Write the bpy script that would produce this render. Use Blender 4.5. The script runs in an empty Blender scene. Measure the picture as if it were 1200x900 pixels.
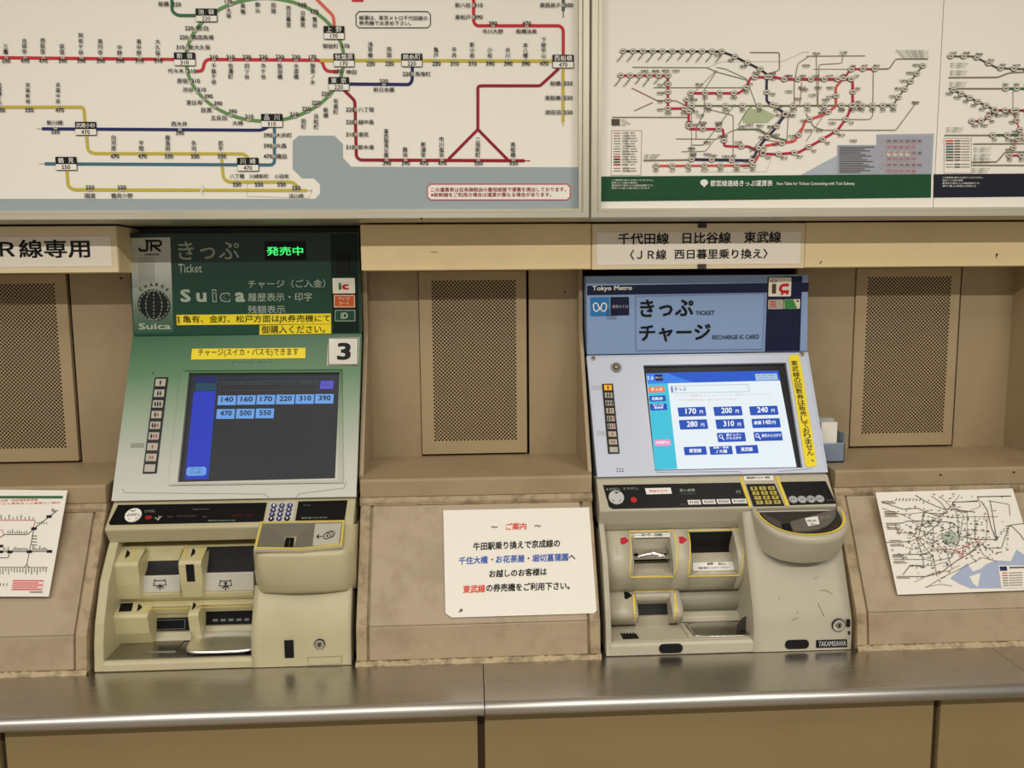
import bpy, bmesh, math, random
from mathutils import Vector, Matrix
random.seed(7)
scene = bpy.context.scene
COL = scene.collection

# ------------------------------------------------------------------ camera
FPX = 970.0                                   # focal length in pixels of a 1200 px wide frame
CAM = Vector((0.0, -1.8, 1.5))
_zd = Vector((65, 8000, 970.0)).normalized()
_xd = Vector((19200, -273, 970.0)); _xd = (_xd - _xd.dot(_zd) * _zd).normalized()
_zu = -_zd
_yd = _zu.cross(_xd)
RW = Matrix((_xd, _yd, _zu))                  # world = RW @ (right, down, forward)
cam_data = bpy.data.cameras.new('camera'); cam = bpy.data.objects.new('camera', cam_data); COL.objects.link(cam)
cam_data.sensor_width = 36.0; cam_data.lens = FPX / 1200 * 36.0; cam_data.clip_start = 0.02
m4 = Matrix.Identity(4)
for r in range(3):
    m4[r][0] = RW[r][0]; m4[r][1] = -RW[r][1]; m4[r][2] = -RW[r][2]
m4.translation = CAM
cam.matrix_world = m4
scene.camera = cam
scene.view_settings.view_transform = 'Standard'; scene.view_settings.look = 'None'
scene.view_settings.gamma = 1.0; scene.view_settings.exposure = 0.0

# ------------------------------------------------------------------ light
world = bpy.data.worlds.new('concourse_air'); scene.world = world; world.use_nodes = True
world.node_tree.nodes['Background'].inputs[0].default_value = (1.0, 0.95, 0.87, 1)
world.node_tree.nodes['Background'].inputs[1].default_value = 0.33
def area(x, y, z, sx, sy, power, col=(1.0, 0.955, 0.88)):
    l = bpy.data.lights.new('tube_light', 'AREA'); l.shape = 'RECTANGLE'; l.size = sx; l.size_y = sy
    l.energy = power; l.color = col
    o = bpy.data.objects.new('tube_light', l); COL.objects.link(o); o.location = (x, y, z)
    return o
TUBES = [(-1.75, -2.25, 2.56, 1.5, .06), (0.05, -2.25, 2.56, 1.5, .06), (1.85, -2.25, 2.56, 1.5, .06)]
for t in TUBES: area(*t, 29)
SPOTS = [(-0.62, -1.25, 2.62, .16, .5), (0.95, -1.25, 2.62, .16, .5)]
for t in SPOTS: area(*t, 6)

# ------------------------------------------------------------------ picture point -> place
def ray(px, py): return RW @ Vector((px - 600.0, py - 450.0, FPX))
def hit(px, py, d):                           # point seen at (px,py) standing d metres out from the camera's wall-parallel plane
    r = ray(px, py); return CAM + r * (d / r.y)
def W(X, d, z): return Vector((X, d - 1.8, z + 1.5))
def hx(px, py, d): return hit(px, py, d).x
def hz(px, py, d): return hit(px, py, d).z - 1.5
class Plane:
    def __init__(s, o, ux, uy):
        s.o = Vector(o); s.ux = Vector(ux).normalized(); s.uy = Vector(uy); s.uy = (s.uy - s.uy.dot(s.ux) * s.ux).normalized()
        s.n = s.ux.cross(s.uy)
        if s.n.dot(CAM - s.o) < 0: s.n = -s.n
    def loc(s, px, py):
        r = ray(px, py); t = (s.o - CAM).dot(s.n) / r.dot(s.n); p = CAM + r * t - s.o
        return p.dot(s.ux), p.dot(s.uy)
    def at(s, a, b, off=0.0): return s.o + s.ux * a + s.uy * b + s.n * off
    def p(s, px, py, off=0.0): return s.at(*s.loc(px, py), off)
def vplane(d): return Plane((0, d - 1.8, 1.5), (1, 0, 0), (0, 0, 1))
def iplane(d0, z0, d1, z1): return Plane(W(0, d0, z0), (1, 0, 0), W(0, d0, z0) - W(0, d1, z1))

# ------------------------------------------------------------------ materials
MATS = {}
def mat(name, col, rough=0.5, metal=0.0, emit=None, es=0.0, noise=0.0, scale=8.0, bump=0.0, bscale=60.0, coat=0.0, stretch=None, alpha=1.0, trans=0.0, dirt=None, dscale=3.0, damt=0.5):
    if name in MATS: return MATS[name]
    m = bpy.data.materials.new(name); m.use_nodes = True; MATS[name] = m
    nt = m.node_tree; b = nt.nodes['Principled BSDF']; L = nt.links.new; N = nt.nodes.new
    b.inputs['Base Color'].default_value = (*col, 1); b.inputs['Roughness'].default_value = rough; b.inputs['Metallic'].default_value = metal
    b.inputs['Coat Weight'].default_value = coat; b.inputs['Alpha'].default_value = alpha; b.inputs['Transmission Weight'].default_value = trans
    if emit: b.inputs['Emission Color'].default_value = (*emit, 1); b.inputs['Emission Strength'].default_value = es
    if noise or bump or dirt:
        g = N('ShaderNodeNewGeometry'); mp = N('ShaderNodeMapping'); L(g.outputs['Position'], mp.inputs[0])
        if stretch: mp.inputs['Scale'].default_value = stretch
        vec = mp.outputs[0]
    src = None
    if noise:
        n = N('ShaderNodeTexNoise'); n.inputs['Scale'].default_value = scale; n.inputs['Detail'].default_value = 6; L(vec, n.inputs['Vector'])
        mx = N('ShaderNodeMix'); mx.data_type = 'RGBA'
        mx.inputs[6].default_value = (*[c * (1 - noise) for c in col], 1); mx.inputs[7].default_value = (*[min(1, c * (1 + noise)) for c in col], 1)
        L(n.outputs[0], mx.inputs[0]); src = mx.outputs[2]
        rr = N('ShaderNodeMapRange'); rr.inputs[3].default_value = max(0, rough - .1); rr.inputs[4].default_value = min(1, rough + .1)
        L(n.outputs[0], rr.inputs[0]); L(rr.outputs[0], b.inputs['Roughness'])
    if dirt:
        n2 = N('ShaderNodeTexNoise'); n2.inputs['Scale'].default_value = dscale; n2.inputs['Detail'].default_value = 9; n2.inputs['Roughness'].default_value = .7; L(vec, n2.inputs['Vector'])
        cr = N('ShaderNodeValToRGB'); cr.color_ramp.elements[0].position = .48; cr.color_ramp.elements[1].position = .75
        L(n2.outputs[0], cr.inputs[0]); mu = N('ShaderNodeMath'); mu.operation = 'MULTIPLY'; mu.inputs[1].default_value = damt; L(cr.outputs[0], mu.inputs[0])
        m2 = N('ShaderNodeMix'); m2.data_type = 'RGBA'; m2.inputs[7].default_value = (*dirt, 1)
        if src: L(src, m2.inputs[6])
        else: m2.inputs[6].default_value = (*col, 1)
        L(mu.outputs[0], m2.inputs[0]); src = m2.outputs[2]
    if src: L(src, b.inputs['Base Color'])
    if bump:
        n3 = N('ShaderNodeTexNoise'); n3.inputs['Scale'].default_value = bscale; n3.inputs['Detail'].default_value = 4; L(vec, n3.inputs['Vector'])
        bp = N('ShaderNodeBump'); bp.inputs['Strength'].default_value = bump; bp.inputs['Distance'].default_value = .002
        L(n3.outputs[0], bp.inputs['Height']); L(bp.outputs[0], b.inputs['Normal'])
    return m
def grad_mat(name, stops, z0, z1, rough=.35, metal=0.0):
    """printed colour fade over the height of the panel"""
    m = bpy.data.materials.new(name); m.use_nodes = True; MATS[name] = m
    nt = m.node_tree; b = nt.nodes['Principled BSDF']; L = nt.links.new; N = nt.nodes.new
    g = N('ShaderNodeNewGeometry'); s = N('ShaderNodeSeparateXYZ'); L(g.outputs['Position'], s.inputs[0])
    mr = N('ShaderNodeMapRange'); mr.inputs[1].default_value = z1 + 1.5; mr.inputs[2].default_value = z0 + 1.5; L(s.outputs[2], mr.inputs[0])
    cr = N('ShaderNodeValToRGB'); e = cr.color_ramp.elements
    e[0].position = stops[0][0]; e[0].color = (*stops[0][1], 1); e[1].position = stops[-1][0]; e[1].color = (*stops[-1][1], 1)
    for p, c in stops[1:-1]:
        k = e.new(p); k.color = (*c, 1)
    L(mr.outputs[0], cr.inputs[0]); L(cr.outputs[0], b.inputs['Base Color'])
    b.inputs['Roughness'].default_value = rough; b.inputs['Metallic'].default_value = metal
    return m
def S(r, g, b):                               # sRGB 0..255 -> linear
    return tuple((c / 255 / 12.92) if c / 255 <= .04045 else ((c / 255 + .055) / 1.055) ** 2.4 for c in (r, g, b))
def glow(name, col, es=1.0):
    m = bpy.data.materials.new(name); m.use_nodes = True; MATS[name] = m
    b = m.node_tree.nodes['Principled BSDF']; b.inputs['Base Color'].default_value = (.01, .01, .01, 1); b.inputs['Roughness'].default_value = .4; b.inputs['Specular IOR Level'].default_value = .15
    b.inputs['Emission Color'].default_value = (*col, 1); b.inputs['Emission Strength'].default_value = es
    return m
def ink(name, *rgb, rough=.5):
    m = mat(name, S(*rgb), rough); m.node_tree.nodes['Principled BSDF'].inputs['Specular IOR Level'].default_value = .2; return m

WALL = mat('beige_wall_enamel', S(168, 148, 116), .42, noise=.07, scale=3, bump=.08, bscale=25, dirt=S(122, 100, 70), dscale=3.2, damt=.5)
WALL2 = mat('beige_console_paint', S(172, 153, 126), .5, noise=.09, scale=7, bump=.2, bscale=45, dirt=S(124, 100, 72), dscale=6, damt=.75)
STRIP = mat('grubby_joint_paint', S(172, 152, 120), .6, noise=.1, scale=14, bump=.4, bscale=80, dirt=S(96, 74, 48), dscale=22, damt=1.0)
CAULK = mat('cracked_caulk', S(182, 164, 130), .7, noise=.12, scale=40, bump=.8, bscale=140, dirt=S(80, 60, 38), dscale=38, damt=1.0)
PERF = mat('perforated_sheet_paint', S(176, 155, 120), .4, noise=.05, scale=5, dirt=S(130, 108, 78), dscale=5, damt=.35)
VAL = mat('cream_fascia_paint', S(242, 218, 168), .42, noise=.04, scale=3, dirt=S(180, 156, 112), dscale=3, damt=.35)
DARK = mat('dark_cavity', S(40, 34, 26), .8)
BLACKM = mat('black_plastic', S(12, 12, 14), .36)
MATTE = mat('matte_black', S(16, 16, 17), .5)
STEEL = mat('brushed_steel', (.56, .535, .50), .30, 1.0, noise=.10, scale=30, stretch=(.6, 40, 40), dirt=(.46, .43, .39), dscale=1.2, damt=.3)
CHROME = mat('polished_steel', (.75, .72, .68), .12, 1.0)
ALU = mat('satin_aluminium', S(196, 190, 172), .38, .55, noise=.05, scale=4)
TILE = mat('tan_wall_tile', S(146, 126, 88), .3, noise=.10, scale=5, dirt=S(150, 124, 80), dscale=4, damt=.5)
PAPER = mat('poster_paper', S(244, 239, 228), .5, noise=.02, scale=2)
LAM = mat('laminated_paper', S(238, 233, 222), .5, noise=.015, scale=9)
IVORY = mat('ivory_plastic', S(190, 181, 146), .36, noise=.05, scale=7, dirt=S(160, 150, 110), dscale=8, damt=.35)
IVORY2 = mat('ivory_plastic_slots', S(196, 187, 144), .4, noise=.05, scale=7, dirt=S(150, 140, 96), dscale=10, damt=.35)
GREIGE = mat('grey_beige_plastic', S(188, 181, 160), .36, noise=.04, scale=7, dirt=S(150, 142, 120), dscale=8, damt=.3)
for _m in (MATTE, BLACKM): _m.node_tree.nodes['Principled BSDF'].inputs['Specular IOR Level'].default_value = .25
NOSE = mat('brushed_steel_nose', (.62, .595, .56), .42, 1.0)
YELLOW = ink('yellow_tape', 246, 224, 50, rough=.4)
YLINE = ink('yellow_line', 236, 206, 60, rough=.4)
BLACK = ink('black_ink', 20, 19, 18)
WHITE = ink('white_ink', 238, 236, 228)
RED = ink('red_ink', 205, 50, 60)

# ------------------------------------------------------------------ mesh building
def link(name, me, m, parent=None, smooth=False, bevel=0.0, seg=2):
    if not isinstance(m, (list, tuple)): m = [m]
    for k in m: me.materials.append(k)
    if smooth:
        for f in me.polygons: f.use_smooth = True
    o = bpy.data.objects.new(name, me); COL.objects.link(o)
    if bevel:
        b = o.modifiers.new('bevel', 'BEVEL'); b.width = bevel; b.segments = seg; b.limit_method = 'ANGLE'; b.angle_limit = math.radians(35)
    if parent is not None:
        o.parent = parent; o.matrix_parent_inverse = parent.matrix_world.inverted()
    return o
class MB:
    def __init__(s): s.v = []; s.f = []
    def add(s, vs, fs):
        k = len(s.v); s.v += [tuple(v) for v in vs]; s.f += [tuple(i + k for i in f) for f in fs]
    def prism(s, front, back):
        n = len(front)
        s.add(list(front) + list(back), [tuple(range(n)), tuple(range(2 * n - 1, n - 1, -1))] + [(i, i + n, (i + 1) % n + n, (i + 1) % n) for i in range(n)])
    def slab(s, pl, pix, off1, off0):         # outline in picture pixels on a plane, extruded along its normal
        L = [pl.loc(*q) for q in pix]
        s.prism([pl.at(a, b, off1) for a, b in L], [pl.at(a, b, off0) for a, b in L])
    def rslab(s, pl, x0, y0, x1, y1, off1, off0, r=0.0):
        L = rect_loc(pl, x0, y0, x1, y1, r)
        s.prism([pl.at(a, b, off1) for a, b in L], [pl.at(a, b, off0) for a, b in L])
    def extr(s, prof, X0, X1):                # profile of (d, z), extruded sideways
        s.prism([W(X0, d, z) for d, z in prof], [W(X1, d, z) for d, z in prof])
    def box(s, X0, X1, d0, d1, z0, z1):
        s.extr([(d0, z0), (d0, z1), (d1, z1), (d1, z0)], X0, X1)
    def disc(s, pl, cx, cy, r, off1, off0, n=24, ry=None):
        a, b = pl.loc(cx, cy); k = pxm(pl, cx, cy); ra = r * k; rb = (ry or r) * k
        L = [(a + ra * math.cos(t * 2 * math.pi / n), b + rb * math.sin(t * 2 * math.pi / n)) for t in range(n)]
        s.prism([pl.at(x, y, off1) for x, y in L], [pl.at(x, y, off0) for x, y in L])
    def grid(s, rows, closed=False):
        n = len(rows[0]); vs = [v for r in rows for v in r]; fs = []
        for i in range(len(rows) - 1):
            for j in range(n - (0 if closed else 1)):
                a = i * n + j; b = i * n + (j + 1) % n
                fs.append((a, b, b + n, a + n))
        s.add(vs, fs)
    def build(s, name, m, parent=None, smooth=False, bevel=0.0, seg=2, fix=True):
        me = bpy.data.meshes.new(name); me.from_pydata(s.v, [], s.f); me.update()
        if fix:
            bm = bmesh.new(); bm.from_mesh(me); bmesh.ops.recalc_face_normals(bm, faces=bm.faces); bm.to_mesh(me); bm.free()
        return link(name, me, m, parent, smooth, bevel, seg)
def pxm(pl, cx, cy):                          # metres per pixel there, along the plane's x
    return abs(pl.loc(cx + 1, cy)[0] - pl.loc(cx, cy)[0])
def rect_loc(pl, x0, y0, x1, y1, r=0.0):
    a0, b0 = pl.loc(x0, y0); a1, b1 = pl.loc(x1, y1)
    if not r: return [(a0, b0), (a1, b0), (a1, b1), (a0, b1)]
    rr = min(r * pxm(pl, x0, y0), abs(a1 - a0) / 2, abs(b1 - b0) / 2); out = []
    for cx, cy, s in ((a0 + rr, b0 - rr, 1), (a1 - rr, b0 - rr, 0), (a1 - rr, b1 + rr, 3), (a0 + rr, b1 + rr, 2)):
        st = [s * math.pi / 2 + k * math.pi / 8 for k in range(5)]
        out += [(cx + rr * math.cos(t), cy + rr * math.sin(t)) for t in reversed(st)]
    return out
def thing(name, label, cat, loc, group=None):
    o = bpy.data.objects.new(name, None); COL.objects.link(o); o.location = loc; o.empty_display_size = .05
    o['label'] = label; o['category'] = cat
    if group: o['group'] = group
    bpy.context.view_layer.update()
    return o
def tag(o, label, cat, group=None):
    o['label'] = label; o['category'] = cat
    if group: o['group'] = group
    return o
def struct(name, loc=(0, 0, 1.2)):
    o = bpy.data.objects.new(name, None); COL.objects.link(o); o.location = loc; o.empty_display_size = .05; o['kind'] = 'structure'
    bpy.context.view_layer.update()
    return o
# ------------------------------------------------------------------ lettering
_tc = bpy.data.curves.new('type', 'FONT'); _to = bpy.data.objects.new('type', _tc); _tc.size = 1.0
_cache = {}
def glyphs(s, bold=0.0, res=2, outline=False):
    key = (s, bold, res)
    if key not in _cache:
        _tc.body = s; _tc.resolution_u = 2 if res < 3 else res
        me = _to.to_mesh()
        vs = [(v.co.x, v.co.y) for v in me.vertices]; fs = [tuple(p.vertices) for p in me.polygons]
        _to.to_mesh_clear()
        if not vs: vs = [(0, 0), (1, 0), (1, 1)]; fs = []
        if bold:
            n = len(vs); b = bold * .62; V0 = vs; F0 = fs; vs = []; fs = []
            for q, (dx, dy) in enumerate(((-b, -b), (b, -b), (b, b), (-b, b))):
                vs += [(x + dx, y + dy, q * 9e-6) for x, y in V0]; fs += [tuple(i + q * n for i in f) for f in F0]
        vs = [v if len(v) == 3 else (v[0], v[1], 0.0) for v in vs]
        _cache[key] = (vs, fs, min(v[0] for v in vs), max(v[0] for v in vs), min(v[1] for v in vs), max(v[1] for v in vs))
    return _cache[key]
SPLIT = {'route_line', 'station_box', 'price_field', 'screen_key', 'screen_bar', 'screen_box', 'arrow', 'yellow_line', 'caption_box', 'band', 'sea', 'key_panel', 'key_frame', 'silver_panel', 'screw'}
class Print:
    """flat print on a plane: outlines, lines, discs and lettering, one mesh for each ink"""
    def __init__(s, pl, parent, base=0.0): s.pl = pl; s.parent = parent; s.m = {}; s.base = base; s.k = 0; s.c = {}
    def _mb(s, name, m):
        key = (name, m.name, s.k if name in SPLIT else 0); s.c[key] = s.c.get(key, 0) + 1
        return s.m.setdefault(key, (MB(), m))[0]
    def off(s, layer):
        s.k += 1; return s.base + .0004 * layer + (s.k % 90) * .0000035
    def poly(s, m, pix, layer=1, name='print'):
        L = [s.pl.p(x, y, s.off(layer)) for x, y in pix]; s._mb(name, m).add(L, [tuple(range(len(L)))])
    def rect(s, m, x0, y0, x1, y1, layer=1, name='print', r=0.0):
        L = [s.pl.at(a, b, s.off(layer)) for a, b in rect_loc(s.pl, x0, y0, x1, y1, r)]; s._mb(name, m).add(L, [tuple(range(len(L)))])
    def disc(s, m, cx, cy, r, layer=1, name='print', n=16, ry=None, r_in=0.0, a0=0.0, a1=360.0):
        a, b = s.pl.loc(cx, cy); k = pxm(s.pl, cx, cy); ry = ry or r
        ts = [math.radians(a0 + (a1 - a0) * i / n) for i in range(n + (0 if a1 - a0 >= 360 else 1))]
        o = [s.pl.at(a + r * k * math.cos(t), b + ry * k * math.sin(t), s.off(layer)) for t in ts]
        if r_in:
            q = r_in / r
            i_ = [s.pl.at(a + r * q * k * math.cos(t), b + ry * q * k * math.sin(t), s.off(layer)) for t in ts]
            full = a1 - a0 >= 360; N = len(ts)
            s._mb(name, m).add(o + i_, [(j, (j + 1) % N, (j + 1) % N + N, j + N) for j in range(N if full else N - 1)])
        else: s._mb(name, m).add(o, [tuple(range(len(o)))])
    def line(s, m, pts, w, layer=1, name='print', closed=False, rnd=0.0, dash=None):
        pts = [Vector(p) for p in pts]
        if rnd:
            out = [pts[0]] if not closed else []
            rng = range(1, len(pts) - 1) if not closed else range(len(pts))
            for i in rng:
                p, a, b = pts[i], pts[i - 1], pts[(i + 1) % len(pts)]
                r1 = min(rnd, (a - p).length / 2.01, (b - p).length / 2.01); A = p + (a - p).normalized() * r1; B = p + (b - p).normalized() * r1
                for t in (0, .25, .5, .75, 1): out.append(A * (1 - t) ** 2 + p * 2 * t * (1 - t) + B * t * t)
            if not closed: out.append(pts[-1])
            pts = out
        if dash:
            for i in range(len(pts) - 1):
                d = pts[i + 1] - pts[i]; n = max(1, int(d.length / dash / 2))
                for j in range(n):
                    s.line(m, [pts[i] + d * (j / n), pts[i] + d * ((j + .55) / n)], w, layer, name)
            return
        L = [Vector(s.pl.loc(*p)) for p in pts]; k = pxm(s.pl, *pts[0]) * w / 2; n = len(L); vs = []
        for i in range(n):
            a = L[i - 1] if (i or closed) else None; b = L[(i + 1) % n] if (i < n - 1 or closed) else None
            d1 = (L[i] - a).normalized() if a is not None and (L[i] - a).length > 1e-9 else None
            d2 = (b - L[i]).normalized() if b is not None and (b - L[i]).length > 1e-9 else None
            d1 = d1 or d2 or Vector((1, 0)); d2 = d2 or d1
            t = (d1 + d2); t = t.normalized() if t.length > 1e-6 else d1
            nn = Vector((-t.y, t.x)); c = max(.5, nn.dot(Vector((-d1.y, d1.x))))
            vs += [s.pl.at(*(L[i] + nn * k / c), s.off(layer)), s.pl.at(*(L[i] - nn * k / c), s.off(layer))]
        fs = [(2 * i, 2 * i + 1, (2 * i + 3) % (2 * n), (2 * i + 2) % (2 * n)) for i in range(n if closed else n - 1)]
        s._mb(name, m).add(vs, fs)
    def text(s, m, t, x0, yb, x1, h, layer=2, bold=0.0, y1=None, name='lettering', res=2, up=None, sk=0.0):
        """ink box: left x0, baseline-bottom yb, right x1, height h (pixels)"""
        vs, fs, a0, a1, b0, b1 = glyphs(t, bold, res)
        A = Vector(s.pl.loc(x0, yb)); B = Vector(s.pl.loc(x1, yb if y1 is None else y1)); C = Vector(s.pl.loc(x0 + sk, yb - h))
        if y1 is None and not sk: B = Vector((B.x, A.y)); C = Vector((A.x, C.y))
        U = B - A; V_ = C - A; o = s.off(layer)
        s._mb(name, m).add([s.pl.at(*(A + U * ((x - a0) / max(1e-6, a1 - a0)) + V_ * ((y - b0) / max(1e-6, b1 - b0))), o + w) for x, y, w in vs], fs)
    def ctext(s, m, t, cx, cy, h, layer=2, bold=0.0, wpc=None, asc=False, **k):
        """centred, natural width: h = character height in pixels"""
        vs, fs, a0, a1, b0, b1 = glyphs(t, bold, 1)
        w = (a1 - a0) * h / (.72 if asc else .9)
        if wpc: w = wpc * len(t)
        s.text(m, t, cx - w / 2, cy + h / 2, cx + w / 2, h, layer, bold, res=1, **k)
    def vtext(s, m, t, cx, ytop, size, layer=2, bold=0.0, dx=0.0, pitch=None, res=1, sx=1.0, bb=True):
        pitch = pitch or size * 1.03; k = pxm(s.pl, cx, ytop)
        for i, ch in enumerate(t):
            vs, fs, a0, a1, b0, b1 = glyphs(ch, bold, res)
            X = cx + dx * i; Y = ytop + pitch * i
            a, b = s.pl.loc(X, Y + size * .5); kk = (s.pl.loc(X, Y)[1] - s.pl.loc(X, Y + size)[1])
            if ch in '。、ー': 
                if ch == 'ー': P = [( (-(y - .38)) * kk * sx, (.5 - x) * kk, w) for x, y, w in vs]
                else: P = [((x) * kk * sx, (y - .0) * kk, w) for x, y, w in vs]
            else: P = [((x - .5) * kk * sx, (y - .38) * kk, w) for x, y, w in vs]
            o = s.off(layer); s._mb('lettering', m).add([s.pl.at(a + x, b + y, o + w) for x, y, w in P], fs)
    def build(s):
        for key, (mb, m) in s.m.items():
            o = mb.build(key[0], m, s.parent, fix=False)
            if s.c[key] > 1 or key[0] == 'lettering': o['kind'] = 'stuff'
# ------------------------------------------------------------------ the place: floor, ceiling, wall
FLOOR = mat('concourse_floor_stone', S(150, 140, 122), .35, noise=.1, scale=6)
CEIL = mat('ceiling_board', S(225, 218, 200), .7, noise=.03, scale=4)
mb = MB(); mb.add([(-5, -5, 0), (5, -5, 0), (5, .1, 0), (-5, .1, 0), (-5, -5, -.1), (5, -5, -.1), (5, .1, -.1), (-5, .1, -.1)], [(0, 1, 2, 3), (4, 5, 6, 7), (0, 1, 5, 4), (1, 2, 6, 5), (2, 3, 7, 6), (3, 0, 4, 7)])
o = mb.build('floor', FLOOR); o['kind'] = 'structure'
mb = MB(); mb.add([(-5, -5, 2.7), (5, -5, 2.7), (5, .1, 2.7), (-5, .1, 2.7), (-5, -5, 2.8), (5, -5, 2.8), (5, .1, 2.8), (-5, .1, 2.8)], [(0, 1, 2, 3), (4, 5, 6, 7), (0, 1, 5, 4), (1, 2, 6, 5), (2, 3, 7, 6), (3, 0, 4, 7)])
o = mb.build('ceiling', CEIL); o['kind'] = 'structure'
LAMPB = mat('lamp_housing', S(230, 228, 220), .5)
for i, (x, y, z, sx, sy) in enumerate(TUBES + SPOTS):
    names = ['long tube lamp on the ceiling behind the viewer, over the left ticket machine', 'long tube lamp on the ceiling behind the viewer, between the two machines', 'long tube lamp on the ceiling behind the viewer, far right of the row', 'short tube lamp across the ceiling nearer the wall, on the left', 'short tube lamp across the ceiling nearer the wall, on the right']
    t = thing('ceiling_light', names[i], 'lamp', (x, y, 2.7), 'ceiling tube lamps')
    mb = MB(); a, b = sx / 2 + .04, sy / 2 + .05
    mb.add([(x - a, y - b, z + .02), (x + a, y - b, z + .02), (x + a, y + b, z + .02), (x - a, y + b, z + .02), (x - a * .9, y - b * .7, 2.7), (x + a * .9, y - b * .7, 2.7), (x + a * .9, y + b * .7, 2.7), (x - a * .9, y + b * .7, 2.7)],
           [(0, 1, 2, 3), (4, 5, 6, 7), (0, 1, 5, 4), (1, 2, 6, 5), (2, 3, 7, 6), (3, 0, 4, 7)])
    mb.build('lamp_housing', LAMPB, t)

ZL, ZLB, ZC = -.376, -.412, -.697             # sill top, sill lip bottom, counter top (relative to the camera height)
XL0, XL1 = -.700, -.218                       # bay of the left machine
XR0, XR1 = .238, .727                         # bay of the right machine
XE = 1.22
wall = struct('wall_back')
mb = MB(); mb.box(-3.0, 3.0, 1.83, 1.98, -1.5, 1.2); mb.build('wall_core', DARK, wall)
# recessed back panels on both sides of each perforated sheet
D0 = 1.80
def wpanel(X0, X1, zt=.06, zb=-.39, off=0.0, m=WALL):
    mb = MB(); mb.box(X0, X1, D0 - off, D0 + .02, zb, zt); return mb.build('wall_panel', m, wall, bevel=.0012)
VX = [(-1.086, -.8395), (-.1075, .1285), (.8535, 1.0945)]
xs = [-1.40, VX[0][0], VX[0][1], XL0, XL1, VX[1][0], VX[1][1], XR0, XR1, VX[2][0], VX[2][1], XE]
for a, b in ((-1.40, VX[0][0]), (VX[0][1], XL0 + .02), (XL1 - .02, VX[1][0]), (VX[1][1], XR0 + .01), (XR1 - .01, VX[2][0]), (VX[2][1], XE), (XE + .001, XE + .008)):
    wpanel(a + .0008, b - .0008)
# machine-bay side faces (they splay forward with the machine fronts)
def cheek(X0, X1, g=0.0):
    mb = MB(); mb.extr([(1.81, .03), (1.765 + g, .03), (1.76 + g, -.10), (1.622 + g, ZL), (1.622 + g, ZLB), (1.81, ZLB)], X0, X1)
    return mb.build('bay_side', WALL, wall, bevel=.001)
cheek(XL1 - .005, XL1 + .004); cheek(XR0 - .004, XR0 + .004); cheek(XL0 + .001, XL0 + .008, .03); cheek(XR1 - .008, XR1 - .001, .03); cheek(XE - .006, XE + .008, -.017)
for a, b in ((XE + .009, 2.2), (-3.0, -1.401)):
    mb = MB(); mb.extr([(1.82, .03), (1.745, .03), (1.74, -.10), (1.605, ZL), (1.605, ZC), (1.82, ZC)], a, b); mb.build('wall_end', WALL, wall, bevel=.001)

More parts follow.
